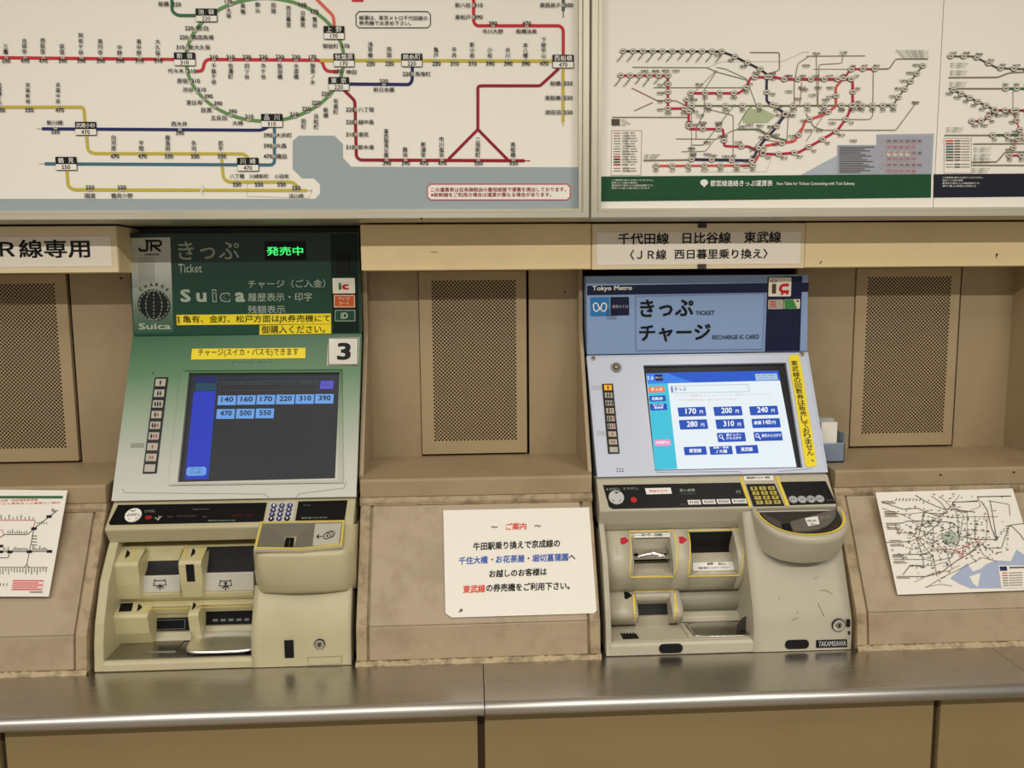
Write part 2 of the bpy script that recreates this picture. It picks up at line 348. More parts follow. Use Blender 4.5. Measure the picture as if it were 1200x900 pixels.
# perforated sheets with real holes
LBL = ['perforated beige metal panel left of the green ticket machine', 'perforated beige metal panel between the two ticket machines', 'perforated beige metal panel right of the blue ticket machine']
PITCH = .00805
def perforated(i, X0, X1, zt, zb):
    t = thing('perforated_panel', LBL[i], 'panel', ((X0 + X1) / 2, 0, 1.5 + zb))
    d = 1.7965; p = PITCH; h = p / 2; mx = .0235
    n = int((X1 - X0 - 2 * mx) / p); ox = (X0 + X1) / 2 - n * p / 2 + p / 2
    zt0, zb0 = .010, -.352; rows = int((zt0 - zb0) / h) - 1; rows -= (rows + 1) % 2
    oz = zt0 - h; r = .0023; mb = MB(); vs = []; idx = {}
    def v(x, z):
        k = (round(x * 1e5), round(z * 1e5))
        if k not in idx: idx[k] = len(mb.v); mb.v.append(tuple(W(x, d, z)))
        return idx[k]
    for rr_ in range(rows):
        z = oz - rr_ * h; odd = rr_ % 2
        for c in range(n - (1 if odd else 0)):
            x = ox + c * p + (p / 2 if odd else 0)
            O = [v(x + p / 2, z), v(x + p / 4, z + h / 2), v(x, z + h), v(x - p / 4, z + h / 2), v(x - p / 2, z), v(x - p / 4, z - h / 2), v(x, z - h), v(x + p / 4, z - h / 2)]
            I = [v(x + r * math.cos(k * math.pi / 4), z + r * math.sin(k * math.pi / 4)) for k in range(8)]
            for k in range(8): mb.f.append((O[k], O[(k + 1) % 8], I[(k + 1) % 8], I[k]))
    xl, xr = ox - p / 2, ox + (n - 1) * p + p / 2; ztop, zbot = oz + h, oz - (rows - 1) * h - h
    for rr_ in range(1, rows, 2):
        z = oz - rr_ * h
        mb.f.append((v(xl, z + h), v(xl + p / 4, z + h / 2), v(xl + p / 2, z), v(xl + p / 4, z - h / 2), v(xl, z - h)))
        mb.f.append((v(xr, z + h), v(xr - p / 4, z + h / 2), v(xr - p / 2, z), v(xr - p / 4, z - h / 2), v(xr, z - h)))
    for c in range(n + 1):
        x = xl + c * p
        for zz, s in ((ztop, -1), (zbot, 1)):
            if c < n and c > 0:
                mb.f.append((v(x - p / 2, zz), v(x - p / 4, zz + s * h / 2), v(x, zz + s * h), v(x + p / 4, zz + s * h / 2), v(x + p / 2, zz)))
    for zz, s in ((ztop, -1), (zbot, 1)):
        mb.f.append((v(xl, zz), v(xl, zz + s * h), v(xl + p / 4, zz + s * h / 2), v(xl + p / 2, zz)))
        mb.f.append((v(xr, zz), v(xr, zz + s * h), v(xr - p / 4, zz + s * h / 2), v(xr - p / 2, zz)))
    a, b, c_, e = X0 + .0004, X1 - .0048, zt, zb + .001
    q = lambda x, z, dd=d: len(mb.v) - 1 if mb.v.append(tuple(W(x, dd, z))) else len(mb.v) - 1
    for (x0, x1, z0, z1) in ((a, xl, e, c_), (xr, b, e, c_), (xl, xr, ztop, c_), (xl, xr, e, zbot)):
        mb.f.append((q(x0, z0), q(x1, z0), q(x1, z1), q(x0, z1)))
    for (x0, z0, x1, z1) in ((a, e, b, e), (b, e, b, c_), (b, c_, a, c_), (a, c_, a, e)):
        mb.f.append((q(x0, z0), q(x1, z1), q(x1, z1, d + .012), q(x0, z0, d + .012)))
    mb.build('perforated_sheet', PERF, t, fix=False)
    mb = MB(); mb.box(X0 + .004, X1 - .004, 1.81, 1.813, zb + .004, zt - .004); mb.build('backing', MATTE, t)
for i, (a, b) in enumerate(VX): perforated(i, a, b, .027, -.372)

# fascia above the bays
fas = struct('trim_1', (0, 0, 1.5))
def fascia(X0, X1, zt=.118, zb=.028, d=1.67, m=VAL, name='fascia_panel'):
    mb = MB(); mb.box(X0, X1, d, 1.80, zb, zt); return mb.build(name, m, fas, bevel=.0015)
vp = vplane(1.67)
XA = hx(140, 310, 1.67); XB = hx(423, 300, 1.67); XC = hx(693, 300, 1.67); XD = hx(943, 290, 1.67)
fascia(-1.5, XA); fascia(XB, XC - .001); fascia(XD + .001, 2.0)
fascia(XC, XD, d=1.674)
# dark head of the left machine bay
mb = MB(); mb.box(XA + .002, XB - .002, 1.775, 1.80, .09, .119); mb.build('bay_head', mat('bay_head_paint', S(92, 80, 58), .6, noise=.2, scale=20), fas)

# sill
sill = struct('trim_2', (0, 0, 1.12))
for a, b in ((-1.5, XL0), (XL1, XR0), (XR1, XE)):
    mb = MB(); mb.extr([(1.815, ZL), (1.592, ZL), (1.588, ZL - .004), (1.588, ZLB), (1.815, ZLB)], a + .001, b - .001); mb.build('sill_board', WALL, sill, bevel=.002)
# sloping console fronts between the machines
con = struct('wall_front', (0, -.2, .8))
PT, PB = (1.588, -.428), (1.477, -.628)       # top and foot of the slope
CP = iplane(PT[0], PT[1], PB[0], PB[1])
for (a, b) in ((-1.5, XL0 - .001), (XL1, XR0), (XR1, XE)):
    mb = MB(); mb.extr([(1.81, ZLB), (1.60, ZLB), (1.594, -.428), (1.483, -.628), (1.474, -.69), (1.474, ZC), (1.81, ZC)], a + .0005, b - .0005)
    mb.build('console_core', STRIP, con)
    w = .022
    x0 = a + w if a > -1.4 else a; x1 = b - w
    mb = MB(); mb.extr([(1.60, -.4285), (PT[0], -.4285), (PB[0], -.628), (1.600, -.628)], x0 + .003, x1 - .003); mb.build('console_panel', WALL2, con, bevel=.002)
    mb = MB(); mb.extr([(1.60, -.6285), (PB[0], -.6285), (1.468, -.690), (1.60, -.690)], x0 + .003, x1 - .003); mb.build('console_panel', WALL2, con, bevel=.002)
    for u0, u1 in ((a + .001, x0 - .001), (x1 + .001, b - .001)):
        if u1 - u0 < .01: continue
        mb = MB(); mb.extr([(1.60, -.418), (1.592, -.418), (PT[0] - .002, -.430), (PB[0] - .002, -.628), (1.467, -.690), (1.60, -.690)], u0, u1); mb.build('joint_strip', STRIP, con, bevel=.002)
    # cracked bead of filler along the counter
    rows = []; n = int((b - a) / .006)
    for i in range(n + 1):
        x = a + (b - a) * i / n; j = random.uniform(-.0016, .0016); k = random.uniform(-.002, .002)
        rows.append([W(x, 1.476, -.690 + j), W(x, 1.466 + k * .5, -.690 + j), W(x, 1.462 + k, -.6945 + k * .5), W(x, 1.460 + k, -.698)])
    mb = MB(); mb.grid(rows); mb.build('filler_bead', CAULK, con, smooth=False)
    rows = []
    for i in range(n + 1):
        x = a + (b - a) * i / n; j = random.uniform(-.0012, .0012)
        rows.append([W(x, 1.60, -.409), W(x, 1.590 + j, -.4125), W(x, 1.5855 + j, -.421 + j), W(x, 1.5865, -.4285 + j), W(x, 1.60, -.431)])
    mb = MB(); mb.grid(rows); mb.build('filler_bead', STRIP, con)
for (px, py) in ((1102, 556.5), (1188, 553.5)):
    pl_ = vplane(1.588); P = Print(pl_, sill); P.disc(ink('rust_spot', 96, 60, 36), px, py, 1.8, n=7, ry=1.4, name='screw_stain'); P.build()
pl_ = vplane(1.80); P = Print(pl_, wall)
P.disc(MATTE, 142, 326, 1.6, name='screw', n=8); P.disc(MATTE, 661.5, 342, 1.1, name='screw', n=8); P.build()
P = Print(vp, fas); P.line(MATTE, [(960.5, 309), (963, 306)], 1.2, name='scratch'); P.line(MATTE, [(505, 295.5), (513, 295.2)], .6, name='scratch')
P.disc(ink('rust_spot', 96, 60, 36), 1168, 298.5, 1.6, n=7, name='scratch'); P.disc(ink('rust_spot', 96, 60, 36), 1167.5, 301.5, 1, n=7, name='scratch'); P.build()

# steel counter in lengths
def counter(X0, X1, label):
    prof = [(1.52, ZC - .03), (1.50, ZC), (1.336, ZC)]
    for k in range(9):
        a = math.radians(90 + k * 22.5 * .98); prof.append((1.322 + .014 * math.cos(a), ZC - .0125 + .0125 * math.sin(a)))
    prof += [(1.325, ZC - .030), (1.52, ZC - .030)]
    mb = MB(); mb.extr(prof, X0, X1); o = mb.build('steel_counter', [STEEL, NOSE], bevel=.0006, seg=1)
    for p in o.data.polygons:
        p.use_smooth = False
        if len(p.vertices) == 4 and p.center.y < -.464 and p.center.z < 1.5 + ZC - .0001: p.material_index = 1; p.use_smooth = True
    return tag(o, label, 'counter', 'lengths of the steel counter')
XJ = hx(567, 800, 1.38)
counter(-1.5, XJ - .0006, 'length of brushed steel counter with rounded nose under the green ticket machine')
counter(XJ + .0006, .985, 'length of brushed steel counter with rounded nose under the blue ticket machine')
counter(.9862, 1.9, 'length of steel counter starting at the far right edge of the picture')
# tiled wall below
low = struct('wall_base', (0, -.4, .4))
mb = MB(); mb.box(-1.5, 1.9, 1.345, 1.50, -1.5, ZC - .031); mb.build('tile_bed', mat('dark_joint', S(70, 56, 36), .8), low)
XT = hx(564, 870, 1.335); XU = hx(1096.5, 850, 1.335)
for a, b in ((-1.5, -.79), (XT - .801 + .012, XT - .006), (XT + .006, XU - .006), (XU + .006, XU + .79)):
    mb = MB(); mb.box(a, b, 1.333, 1.35, -1.12, ZC - .0315); mb.build('wall_tile', TILE, low, bevel=.002)
    mb = MB(); mb.box(a, b, 1.333, 1.35, -1.49, -1.13); mb.build('wall_tile', TILE, low, bevel=.002)

# ------------------------------------------------------------------ fare boards
DF = 1.57; ZF = .1205; BT = .80
def board(X0, X1, label):
    t = thing('fare_board', label, 'notice board', ((X0 + X1) / 2, -.1, 1.5 + ZF)); s = .0205
    def rail(prof_pts, name='frame_rail'):
        pass
    # mitred frame: four rails with a stepped face
    def rail4(A, B, inA, inB):
        mb = MB(); rows = []
        for (q, qi) in ((A, inA), (B, inB)):
            r = []
            for f, d in ((0, 1.66), (0, DF + .004), (.1, DF), (.62, DF), (.72, DF + .004), (1, DF + .004), (1, DF + .02)):
                r.append(W(q[0] + (qi[0] - q[0]) * f, d, q[1] + (qi[1] - q[1]) * f))
            rows.append(r)
        mb.grid(rows, closed=True); mb.f += [tuple(range(6, -1, -1)), tuple(range(7, 14))]
        mb.build('frame_rail', ALU, t)
    O = [(X0, ZF), (X1, ZF), (X1, BT), (X0, BT)]; I = [(X0 + s, ZF + s * .9), (X1 - s, ZF + s * .9), (X1 - s, BT - s), (X0 + s, BT - s)]
    for k in range(4): rail4(O[k], O[(k + 1) % 4], I[k], I[(k + 1) % 4])
    mb = MB(); mb.box(X0 + .004, X1 - .004, 1.60, 1.80, ZF + .001, BT - .001); mb.build('board_case', ALU, t)
    return t
XM = hx(692, 130, DF)
bl = board(-1.45, XM - .0006, 'large white route map board with aluminium frame over the green ticket machine')
br = board(XM + .0006, 2.1, 'large fare map board with aluminium frame over the blue ticket machine')
mb = MB(); q = vplane(DF); mb.disc(q, 494, 256.3, 1.3, .002, 0, 8); mb.build('screw', MATTE, bl)
DS = 1.59; SP = vplane(DS)
def sheet(board_, x0, x1, ytl, yb, label, m=PAPER):
    mb = MB()
    a0, b0 = SP.loc(x0, ytl); a1, b1 = SP.loc(x1, yb); a1 = SP.loc(x1, yb)[0]; a0 = SP.loc(x0, yb)[0]
    L = [(a0, b0), (a1, b0), (a1, b1), (a0, b1)]
    mb.prism([SP.at(a, b, 0) for a, b in L], [SP.at(a, b, -.004) for a, b in L]); o = mb.build('map_sheet', m, board_); o['label'] = label; return o

# ---- left: JR route map -------------------------------------------------
t = sheet(bl, -60, 684.5, -330, 249.2, 'big white railway route map sheet with coloured lines and fares')
P = Print(SP, t)
SEA = ink('sea_grey', 160, 172, 176)
P.poly(SEA, [(-62, 233), (0, 233), (369, 233), (375, 227), (375, 216), (368, 209), (354, 209), (343, 198), (343, 165), (350, 159), (392, 159), (402, 169), (402, 185), (412, 195.5), (684, 196), (684.5, 248.6), (-62, 251.5)], 1, 'sea')
MR = ink('map_red', 200, 48, 60); MDR = ink('map_dark_red', 150, 28, 44); MY = ink('map_yellow', 200, 182, 70); MG = ink('map_green', 104, 148, 92); MN = ink('map_navy', 36, 42, 100)
MT = ink('map_teal', 70, 112, 132); MO = ink('map_orange', 226, 104, 84); MDG = ink('map_deep_green', 54, 108, 78); MGR = ink('map_marker_grey', 176, 170, 152); MDK = ink('map_slate', 84, 98, 92)
z1 = lambda L: [(x / 3, y / 3) for x, y in L]
z2 = lambda L: [(350 + x / 3.4286, y / 3.4286) for x, y in L]
def rl(m, L, w=3.7, rnd=4, layer=2): P.line(m, L, w, layer, 'route_line', rnd=rnd)
rl(MR, z1([(-180, 202), (0, 203), (615, 209)])); rl(MR, z1([(690, 251), (712, 250), (722, 209), (1132, 212), (1143, 250), (1190, 253)]), rnd=6)
cx, cy = 310.5, 70; pts = []
for k in range(72):
    a = math.radians(k * 5); pts.append((cx + 92.5 * math.cos(a) * (1.0 if abs(math.sin(a)) < .8 else 1), cy + 72 * math.sin(a)))
P.line(MG, pts, 3.9, 2, 'route_line', closed=True)
rl(MDG, z1([(605, -60), (605, 40), (625, 55), (690, 55)])); rl(MY, z1([(-180, 377), (295, 377), (310, 530), (330, 540), (860, 541), (876, 560)]))
P.line(MGR, z1([(130, 453), (150, 453)]), .8, 2, 'route_line'); P.line(MGR, z1([(138, 576), (160, 576)]), .8, 2, 'route_line'); P.line(MGR, z1([(1080, 670), (1098, 670)]), .8, 2, 'route_line')
rl(MN, z1([(148, 453), (920, 458), (948, 443)])); rl(MT, z1([(158, 576), (955, 580), (965, 572), (965, 445)]), rnd=5)
rl(MY, z1([(236, 600), (240, 655), (258, 667), (1080, 670)])); rl(MY, z1([(780, 560), (785, 625), (802, 640), (1030, 640), (1046, 656)]))
rl(MO, z2([(20, -60), (75, 0), (140, 65), (143, 105)])); rl(MY, z2([(226, 243), (1022, 246)])); rl(MY, z2([(85, 243), (142, 243)]))
rl(MN, z2([(205, 338), (445, 340), (456, 325), (457, 270)])); rl(MDR, z2([(182, 362), (226, 405), (232, 630), (246, 643), (908, 646)]))
P.line(MDR, z2([(908, 646), (930, 646)]), 1, 2, 'route_line'); P.line(MY, z2([(1062, 488), (1062, 508)]), 1, 2, 'route_line')
rl(MDR, z2([(602, 640), (720, 520), (840, 642)]), 3.4, 0); rl(MDR, z2([(720, 522), (720, 350), (730, 345), (970, 345), (1045, 276)]), 3.4, 2)
rl(MR, z2([(703, -60), (703, 90), (715, 104), (1050, 104), (1063, 118), (1063, 222)])); rl(MY, z2([(1062, 275), (1062, 490)])); rl(MDK, z2([(1063, -60), (1063, 45)])); P.line(MDK, z2([(1063, 40), (1063, 72)]), 1, 2, 'route_line')
P.line(PAPER, z1([(706, 652), (716, 662), (706, 674), (716, 686)]), 1.2, 3, 'route_line'); P.line(MGR, z1([(710, 650), (720, 662), (710, 674), (720, 686)]), .5, 4, 'route_line')
def price(x, y, s, mark=None):
    if mark: P.disc(MGR, mark[0], mark[1], 2.3, 4, 'station_mark', 10, ry=2.3)
    P.ctext(BLACK, str(s), x, y, 4.9, 6, .025, asc=True)
def nm(x, y, s, h=5.8): P.ctext(BLACK, s, x, y, h, 6, .018, wpc=h * 1.08)
def vn(x, y0, s, y1=None, h=None):
    h = h or (min(6.2, (y1 - y0) / len(s) / .98) if y1 else 6); P.vtext(BLACK, s, x, y0, h, 6, .018, pitch=((y1 - y0) / len(s)) if y1 else None)
A = lambda x, y: (x / 3, y / 3)
for s, x, y0, y1, p in (('三鷹', 22, 155, 192, 550), ('吉祥寺', 88, 136, 192, 470), ('西荻窪', 152, 134, 192, 470), ('荻窪', 220, 155, 194, 390), ('阿佐ケ谷', 286, 116, 195, 390), ('高円寺', 354, 137, 196, 390), ('中野', 422, 158, 198, 390), ('東中野', 490, 138, 198, 310), ('大久保', 556, 138, 199, 310)):
    vn(x / 3, y0 / 3, s, y1 / 3); price(x / 3 + .8, 71.5, p, (x / 3 + .8, 68.8))
for s, x, y1, p in (('千駄ケ谷', 753, 298, 310), ('信濃町', 812, 280, 310), ('四ツ谷', 869, 280, 220), ('市ケ谷', 927, 280, 220), ('飯田橋', 985, 280, 220), ('水道橋', 1042, 280, 220), ('御茶ノ水', 1100, 299, 170)):
    vn(x / 3, 223 / 3, s, y1 / 3); price(x / 3, 67, p, (x / 3, 70))
for s, x, y, p, qx, qy in (('目白', 715, 100, 220, 667, 100), ('高田馬場', 715, 132, 220, 648, 132), ('新大久保', 703, 167, 310, 636, 167), ('代々木', 620, 250, 310, 676, 251), ('原宿', 643, 285, 310, 690, 285), ('渋谷', 663, 316, 310, 711, 316), ('恵比寿', 685, 361, 390, 735, 339), ('目黒', 728, 388, 390, 768, 364), ('五反田', 771, 415, 390, 820, 392), ('大崎', 837, 433, 310, 878, 410)):
    nm(x / 3, y / 3, s); price(qx / 3, qy / 3, p)
    a = math.atan2((qy / 3 - cy) / 72, (qx / 3 - cx) / 92.5); P.disc(MGR, cx + 92.5 * math.cos(a), cy + 72 * math.sin(a), 2.6, 4, 'station_mark', 10)
for x, y, p in ((1035, 402, 310), (1078, 383, 220), (1112, 362, 220), (1146, 330, 220), (1107, 42, 170), (1065, 18, 160), (805, 5, 170)):
    price(x / 3, y / 3, p); a = math.atan2((y / 3 - cy) / 72, (x / 3 - cx) / 92.5); P.disc(MGR, cx + 92.5 * math.cos(a), cy + 72 * math.sin(a), 2.6, 4, 'station_mark', 10)
for s, x, y0, y1 in (('田町', 1068, 417, 455), ('浜松町', 1112, 400, 456), ('新橋', 1146, 378, 416), ('有楽町', 1181, 347, 403), ('大塚', 805, 28, 66), ('巣鴨', 855, 12, 54), ('駒込', 907, 8, 48), ('田端', 962, 10, 50), ('西日暮里', 1015, 20, 98), ('日暮里', 1065, 38, 98), ('鶯谷', 1107, 60, 100)): vn(x / 3, y0 / 3, s, y1 / 3)
nm(577 / 3, 5, '板橋'); price(623 / 3, 5.5, 220); price(18 + 1, 1000, 0)
for s, x, p in (('武蔵新城', 100, 550), ('武蔵中原', 206, 470), ('武蔵溝ノ口', 0, 550)):
    vn(x / 3, 291 / 3, s, 368 / 3, 5.4); price(x / 3 + 2, 129.3, p, (x / 3 + 1.5, 126))
for s, x, y0, p in (('向河原', 401, 475, 470), ('平間', 498, 494, 470), ('鹿島田', 591, 475, 550), ('矢向', 683, 494, 550), ('尻手', 777, 494, 550)):
    vn(x / 3, y0 / 3, s, 531 / 3); price(x / 3 + 1.6, 183.4, p, (x / 3 + 1.6, 180.4))
for s, x, p, y in (('新川崎', 195, 550, 452), ('西大井', 632, 390, 456)): nm(x / 3, (y - 20) / 3, s); price(x / 3 + .8, (y + 12) / 3, p, (x / 3 + .5, y / 3))
for s, y, p in (('大井町', 476, 390), ('大森', 513, 390), ('蒲田', 550, 470)): nm((972 + 9 * len(s)) / 3, y / 3, s); price(943 / 3, y / 3, p, (963.5 / 3, y / 3))
for s, x in (('国道', 319), ('鶴見小野', 431)): nm(x / 3, 688 / 3, s); price(x / 3, 659 / 3, 550, (x / 3, 667 / 3))
for s, x in (('八丁畷', 835), ('川崎新町', 912), ('小田栄', 991)): nm(x / 3, 620 / 3, s, 5.2); price(x / 3, 649 / 3, 550, (x / 3, 641 / 3))
nm(1043 / 3, 689 / 3, '浜川崎', 5.2); price(1043 / 3, 661 / 3, 550, (1043 / 3, 668 / 3))
B = lambda x, y: (350 + x / 3.4286, y / 3.4286)
def nmb(x, y, s): nm(*B(x, y), s, 5.6)
def prb(x, y, p, m=None): price(*B(x, y), p, B(*m) if m else None)
for s, x, y0, p in (('浅草橋', 288, 168, 220), ('両国', 364, 188, 220), ('亀戸', 552, 190, 220), ('平井', 625, 190, 310), ('新小岩', 697, 170, 310), ('小岩', 768, 190, 390), ('市川', 840, 192, 390), ('本八幡', 911, 172, 390), ('下総中山', 984, 150, 470)):
    vn(B(x, 0)[0], B(0, y0)[1], s, B(0, 234)[1]); prb(x + 2, 257, p, (x + 1, 246))
nmb(129, 186, '御徒町'); prb(190, 186, 170); nmb(212, 290, '神田'); prb(160, 288, 170); nmb(343, 361, '新日本橋'); prb(343, 327, 220, (343, 339)); nmb(499, 298, '馬喰町'); prb(435, 298, 220, (456, 298))
for s, y, p in (('八丁堀', 441, 220), ('越中島', 491, 220), ('潮見', 541, 310), ('新木場', 592, 310)): nmb(240 + 10.5 * len(s), y, s); prb(208, y, p, (229, y))
for s, x, y0, p in (('葛西臨海公園', 352, 518, 390), ('舞浜', 428, 591, 390), ('新浦安', 501, 570, 470), ('市川塩浜', 574, 549, 470), ('二俣新町', 720, 550, 550), ('南船橋', 861, 571, 550)):
    vn(B(x, 0)[0], B(0, y0)[1], s, B(0, 633)[1]); prb(x + 3, 656, p, (x + 2, 645))
for s, y, p in (('新八柱', 22, 310), ('東松戸', 70, 390)): nmb(660, y, s); prb(723, y, p, (703, y))
nmb(780, 127, '市川大野'); prb(781, 95, 390, (781, 104)); nmb(915, 127, '船橋法典'); prb(916, 95, 470, (916, 104))
for s, y in (('船橋', 336), ('東船橋', 394), ('津田沼', 452)): nmb(1052 - 10.5 * len(s), y, s); prb(1083, y, 550, (1061, y))
nmb(1010, 22, '東我孫子'); prb(1085, 22, 500, (1063, 22))
def stbox(x, y, w, h, s, p):
    P.rect(BLACK, x - w / 2, y - h / 2, x + w / 2, y + h / 2, 5, 'station_box', r=1); P.rect(PAPER, x - w / 2 + .7, y + .6, x + w / 2 - .7, y + h / 2 - .7, 6, 'price_field')
    n = len(s); sp = w * .86 / n if n > 2 else w * .45
    for i, ch in enumerate(s): P.ctext(WHITE, ch, x + (i - (n - 1) / 2) * sp, y - h * .235, min(6.3, sp * .95), 7, .012)
    P.ctext(BLACK, str(p), x, y + h * .25, 4.9, 7, .02, asc=True)
for x, y, s, p in ((727, 55, '池袋', 220), (651, 209, '新宿', 310), (957, 425, '品川', 310), (304, 453, '武蔵小杉', 470), (235, 576, '鶴見', 550), (873, 579, '川崎', 470)): stbox(x / 3, y / 3, 26, 16, s, p)
for x, y, s, p in ((143, 133, '上野', 170), (183, 243, '秋葉原', 170), (162, 338, '東京', 220), (455, 243, '錦糸町', 220), (1062, 248, '西船橋', 470)): stbox(*B(x, y), 25, 16, s, p)
def pill(m, x0, y0, x1, y1, w=.9, fill=None, r=3.5):
    L = [(x0 + r, y0), (x1 - r, y0), (x1, y0 + r), (x1, y1 - r), (x1 - r, y1), (x0 + r, y1), (x0, y1 - r), (x0, y0 + r)]
    if fill: P.poly(fill, L, 2, 'caption_box')
    P.line(m, L, w, 3, 'caption_box', closed=True)
pill(BLACK, 417.3, 13.7, 504.5, 32.8); P.text(BLACK, '綾瀬は、東京メトロ千代田線の', 421, 23.6, 501, 5.4, 4, .012); P.text(BLACK, '券売機でお求め下さい。', 421, 29.8, 482, 5.4, 4, .012)
pill(MR, 501, 216, 668, 234.2, 1, PAPER); P.text(MDR, 'この運賃表は在来線経由の最短経路で運賃を掲出しております。', 505, 225, 663, 5.2, 4, .012); P.text(MDR, '※新幹線をご利用の場合は運賃が異なる場合があります。', 505, 231, 646, 5.2, 4, .012)
P.rect(RED, 412, -6, 426, 2.2, 3, 'caption_box')
P.line(MGR, [(290, 211), (290, 230), (362, 232), (366, 222)], .4, 3, 'caption_box')
P.build()

# ---- right: subway fare map ----------------------------------------------
t = sheet(br, 702.5, 1092.8, -330, 249.2, 'white subway fare map sheet with a dark green band along its foot')
P = Print(SP, t); GB = ink('band_green', 26, 78, 48)
P.poly(GB, [(702.8, 206.9), (1091.2, 204.2), (1090.6, 231.6), (703, 236.2)], 2, 'band')
P.disc(WHITE, 825, 214, 4.6, 3, 'emblem', 14, ry=3.6); P.poly(WHITE, [(822, 215), (828, 215), (825.6, 219.4), (824.4, 219.4)], 3, 'emblem')
P.text(WHITE, '都営線連絡きっぷ運賃表', 832, 218.5, 905, 7.2, 3, .02); P.text(WHITE, 'Fare Table for Tickets Connecting with Toei Subway', 910, 218, 1001, 4.6, 3, .012)
for i, s in enumerate(('この運賃表の駅からお乗りいただけません。', '東京メトロ線の運賃は', '都営地下鉄からの連絡運賃です。', '東京メトロ線にお乗り換えになれます。')): P.text(WHITE, s, 716.5, 212.4 + i * 3.1, (766, 747, 766, 762)[i], 2.3, 3)
K = lambda L: [(690 + x / 4.615, 40 + y / 4.615) for x, y in L]
K2 = lambda L: [(940 + x / 4.615, 40 + y / 4.615) for x, y in L]
THIN = ink('thin_grey', 132, 122, 104); THG = ink('thin_green', 110, 122, 88); THB = ink('thin_brown', 150, 104, 84); SEA2 = ink('pale_blue', 178, 186, 196)
NV = ink('line_navy', 40, 46, 84); MAG = ink('line_crimson', 186, 40, 72); RS = ink('line_rose', 214, 84, 84); OL = ink('line_olive', 112, 120, 78); TX = ink('fine_print', 96, 86, 76)
P.poly(SEA2, [(938, 205.2), (981, 182), (981, 170), (1027, 170), (1027, 157.5), (1094.5, 156.5), (1092.3, 204.3)], 1, 'sea')
P.rect(ink('panel_grey', 166, 170, 182), 981.5, 170, 1026.5, 204.2, 2, 'key_panel'); P.rect(ink('panel_grey', 166, 170, 182), 1027.5, 158.5, 1090, 203.8, 2, 'key_panel')
P.poly(ink('park_green', 178, 190, 152), K([(830, 445), (870, 405), (940, 405), (1010, 440), (965, 480), (835, 480)]), 2, 'park')
def l2(m, L, w): P.line(m, L, w * 1.22, 3, 'route_line', rnd=2.5)
NODE_W = ink('node_white', 226, 218, 202)
def node(x, y, rx=4.0, ry=3.0, sq=False):
    P.disc(TX, x, y, rx, 5, 'station_mark', 12, ry=ry); P.disc(NODE_W, x, y, rx - .55, 6, 'station_mark', 12, ry=ry - .55); P.rect(TX, x - 2, y - .8, x + 2, y + .8, 7, 'station_mark')
def lab(x, y, w=9, h=2.7, sub=True):
    s = random.choice(('高島平', '西台', '蓮根', '本蓮沼', '板橋区役所前', '新高島平', '浅草橋', '大門', '三田', '白金台', '春日')); P.text(TX, s, x - w / 2, y + h / 2, x + w / 2, h, 5, .03, res=1)
    if sub: P.rect(THIN, x - w * .42, y + h * .8, x + w * .42, y + h * .8 + .45, 4, 'fine_print')
def slant(x, y, n=3):
    for i, ch in enumerate(random.choice(('西高島平', '新高島平', '高島平', '練馬春日町'))[:n + 1]): P.text(TX, ch, x - 1.9 * i - 1.2, y + 2.3 * i + 2.2, x - 1.9 * i + 1, 2.3, 5, .03, res=1)
def run(m, L, w, n, ends=True, dl=None, **k):
    l2(m, L, w); L = [Vector(q) for q in L]; segs = [(L[i + 1] - L[i]).length for i in range(len(L) - 1)]; T = sum(segs)
    for i in range(n):
        q = T * i / max(1, n - 1); j = 0
        while j < len(segs) - 1 and q > segs[j]: q -= segs[j]; j += 1
        c = L[j] + (L[j + 1] - L[j]) * (q / segs[j]); node(c.x, c.y)
        if dl == 'slant': slant(c.x - 1, c.y + 4, 3)
        elif dl: lab(c.x + dl[0], c.y + dl[1], random.uniform(6, 9))
run(BLACK, K([(185, 93), (718, 95)]), 1.9, 11, dl='slant'); run(BLACK, K([(718, 95), (780, 118), (925, 190)]), 1.9, 4, dl=(-5, 4)); l2(BLACK, K([(925, 190), (965, 220)]), 1.9)
run(MAG, K([(172, 225), (427, 225)]), 2.2, 6, dl='slant'); run(MAG, K([(427, 225), (427, 403)]), 2.2, 5, dl=(-9, 1)); run(MAG, K([(427, 403), (515, 403)]), 2.2, 2, dl=(0, 5))
run(MAG, K([(528, 355), (525, 400), (540, 415), (540, 490)]), 2.2, 3, dl=(8, 0)); run(MAG, K([(540, 500), (545, 514), (725, 514), (730, 575)]), 2.2, 4, dl=(0, -5)); run(MAG, K([(730, 575), (732, 605), (780, 608), (865, 608), (905, 628), (940, 640)]), 2.2, 3, dl=(-4, -5))
run(MAG, K([(550, 320), (810, 320), (850, 290)]), 2.2, 5, dl=(0, 5)); run(MAG, K([(850, 290), (875, 235), (1000, 232), (1055, 245)]), 2.2, 4, dl=(3, -4)); run(MAG, K([(1055, 245), (1160, 245)]) + K2([(30, 245), (265, 245), (272, 262), (272, 385)]), 2.4, 8, dl=(6, -4))
run(MAG, K2([(272, 385), (235, 460), (188, 522), (95, 577), (-20, 640)]) + K([(1020, 650), (940, 648)]), 2.4, 8, dl=(6, 4)); run(RS, K2([(220, 240), (180, 290), (182, 390), (120, 435), (15, 470)]) + K([(1150, 522), (1110, 580), (1000, 596), (950, 605), (885, 710)]), 2.3, 8, dl=(-8, 1))
run(MAG, K2([(220, 240), (265, 190), (320, 190), (390, 190)]), 1.8, 4, dl=(2, -4)); l2(THIN, K2([(390, 190), (470, 188), (505, 135), (680, 135)]), 1)
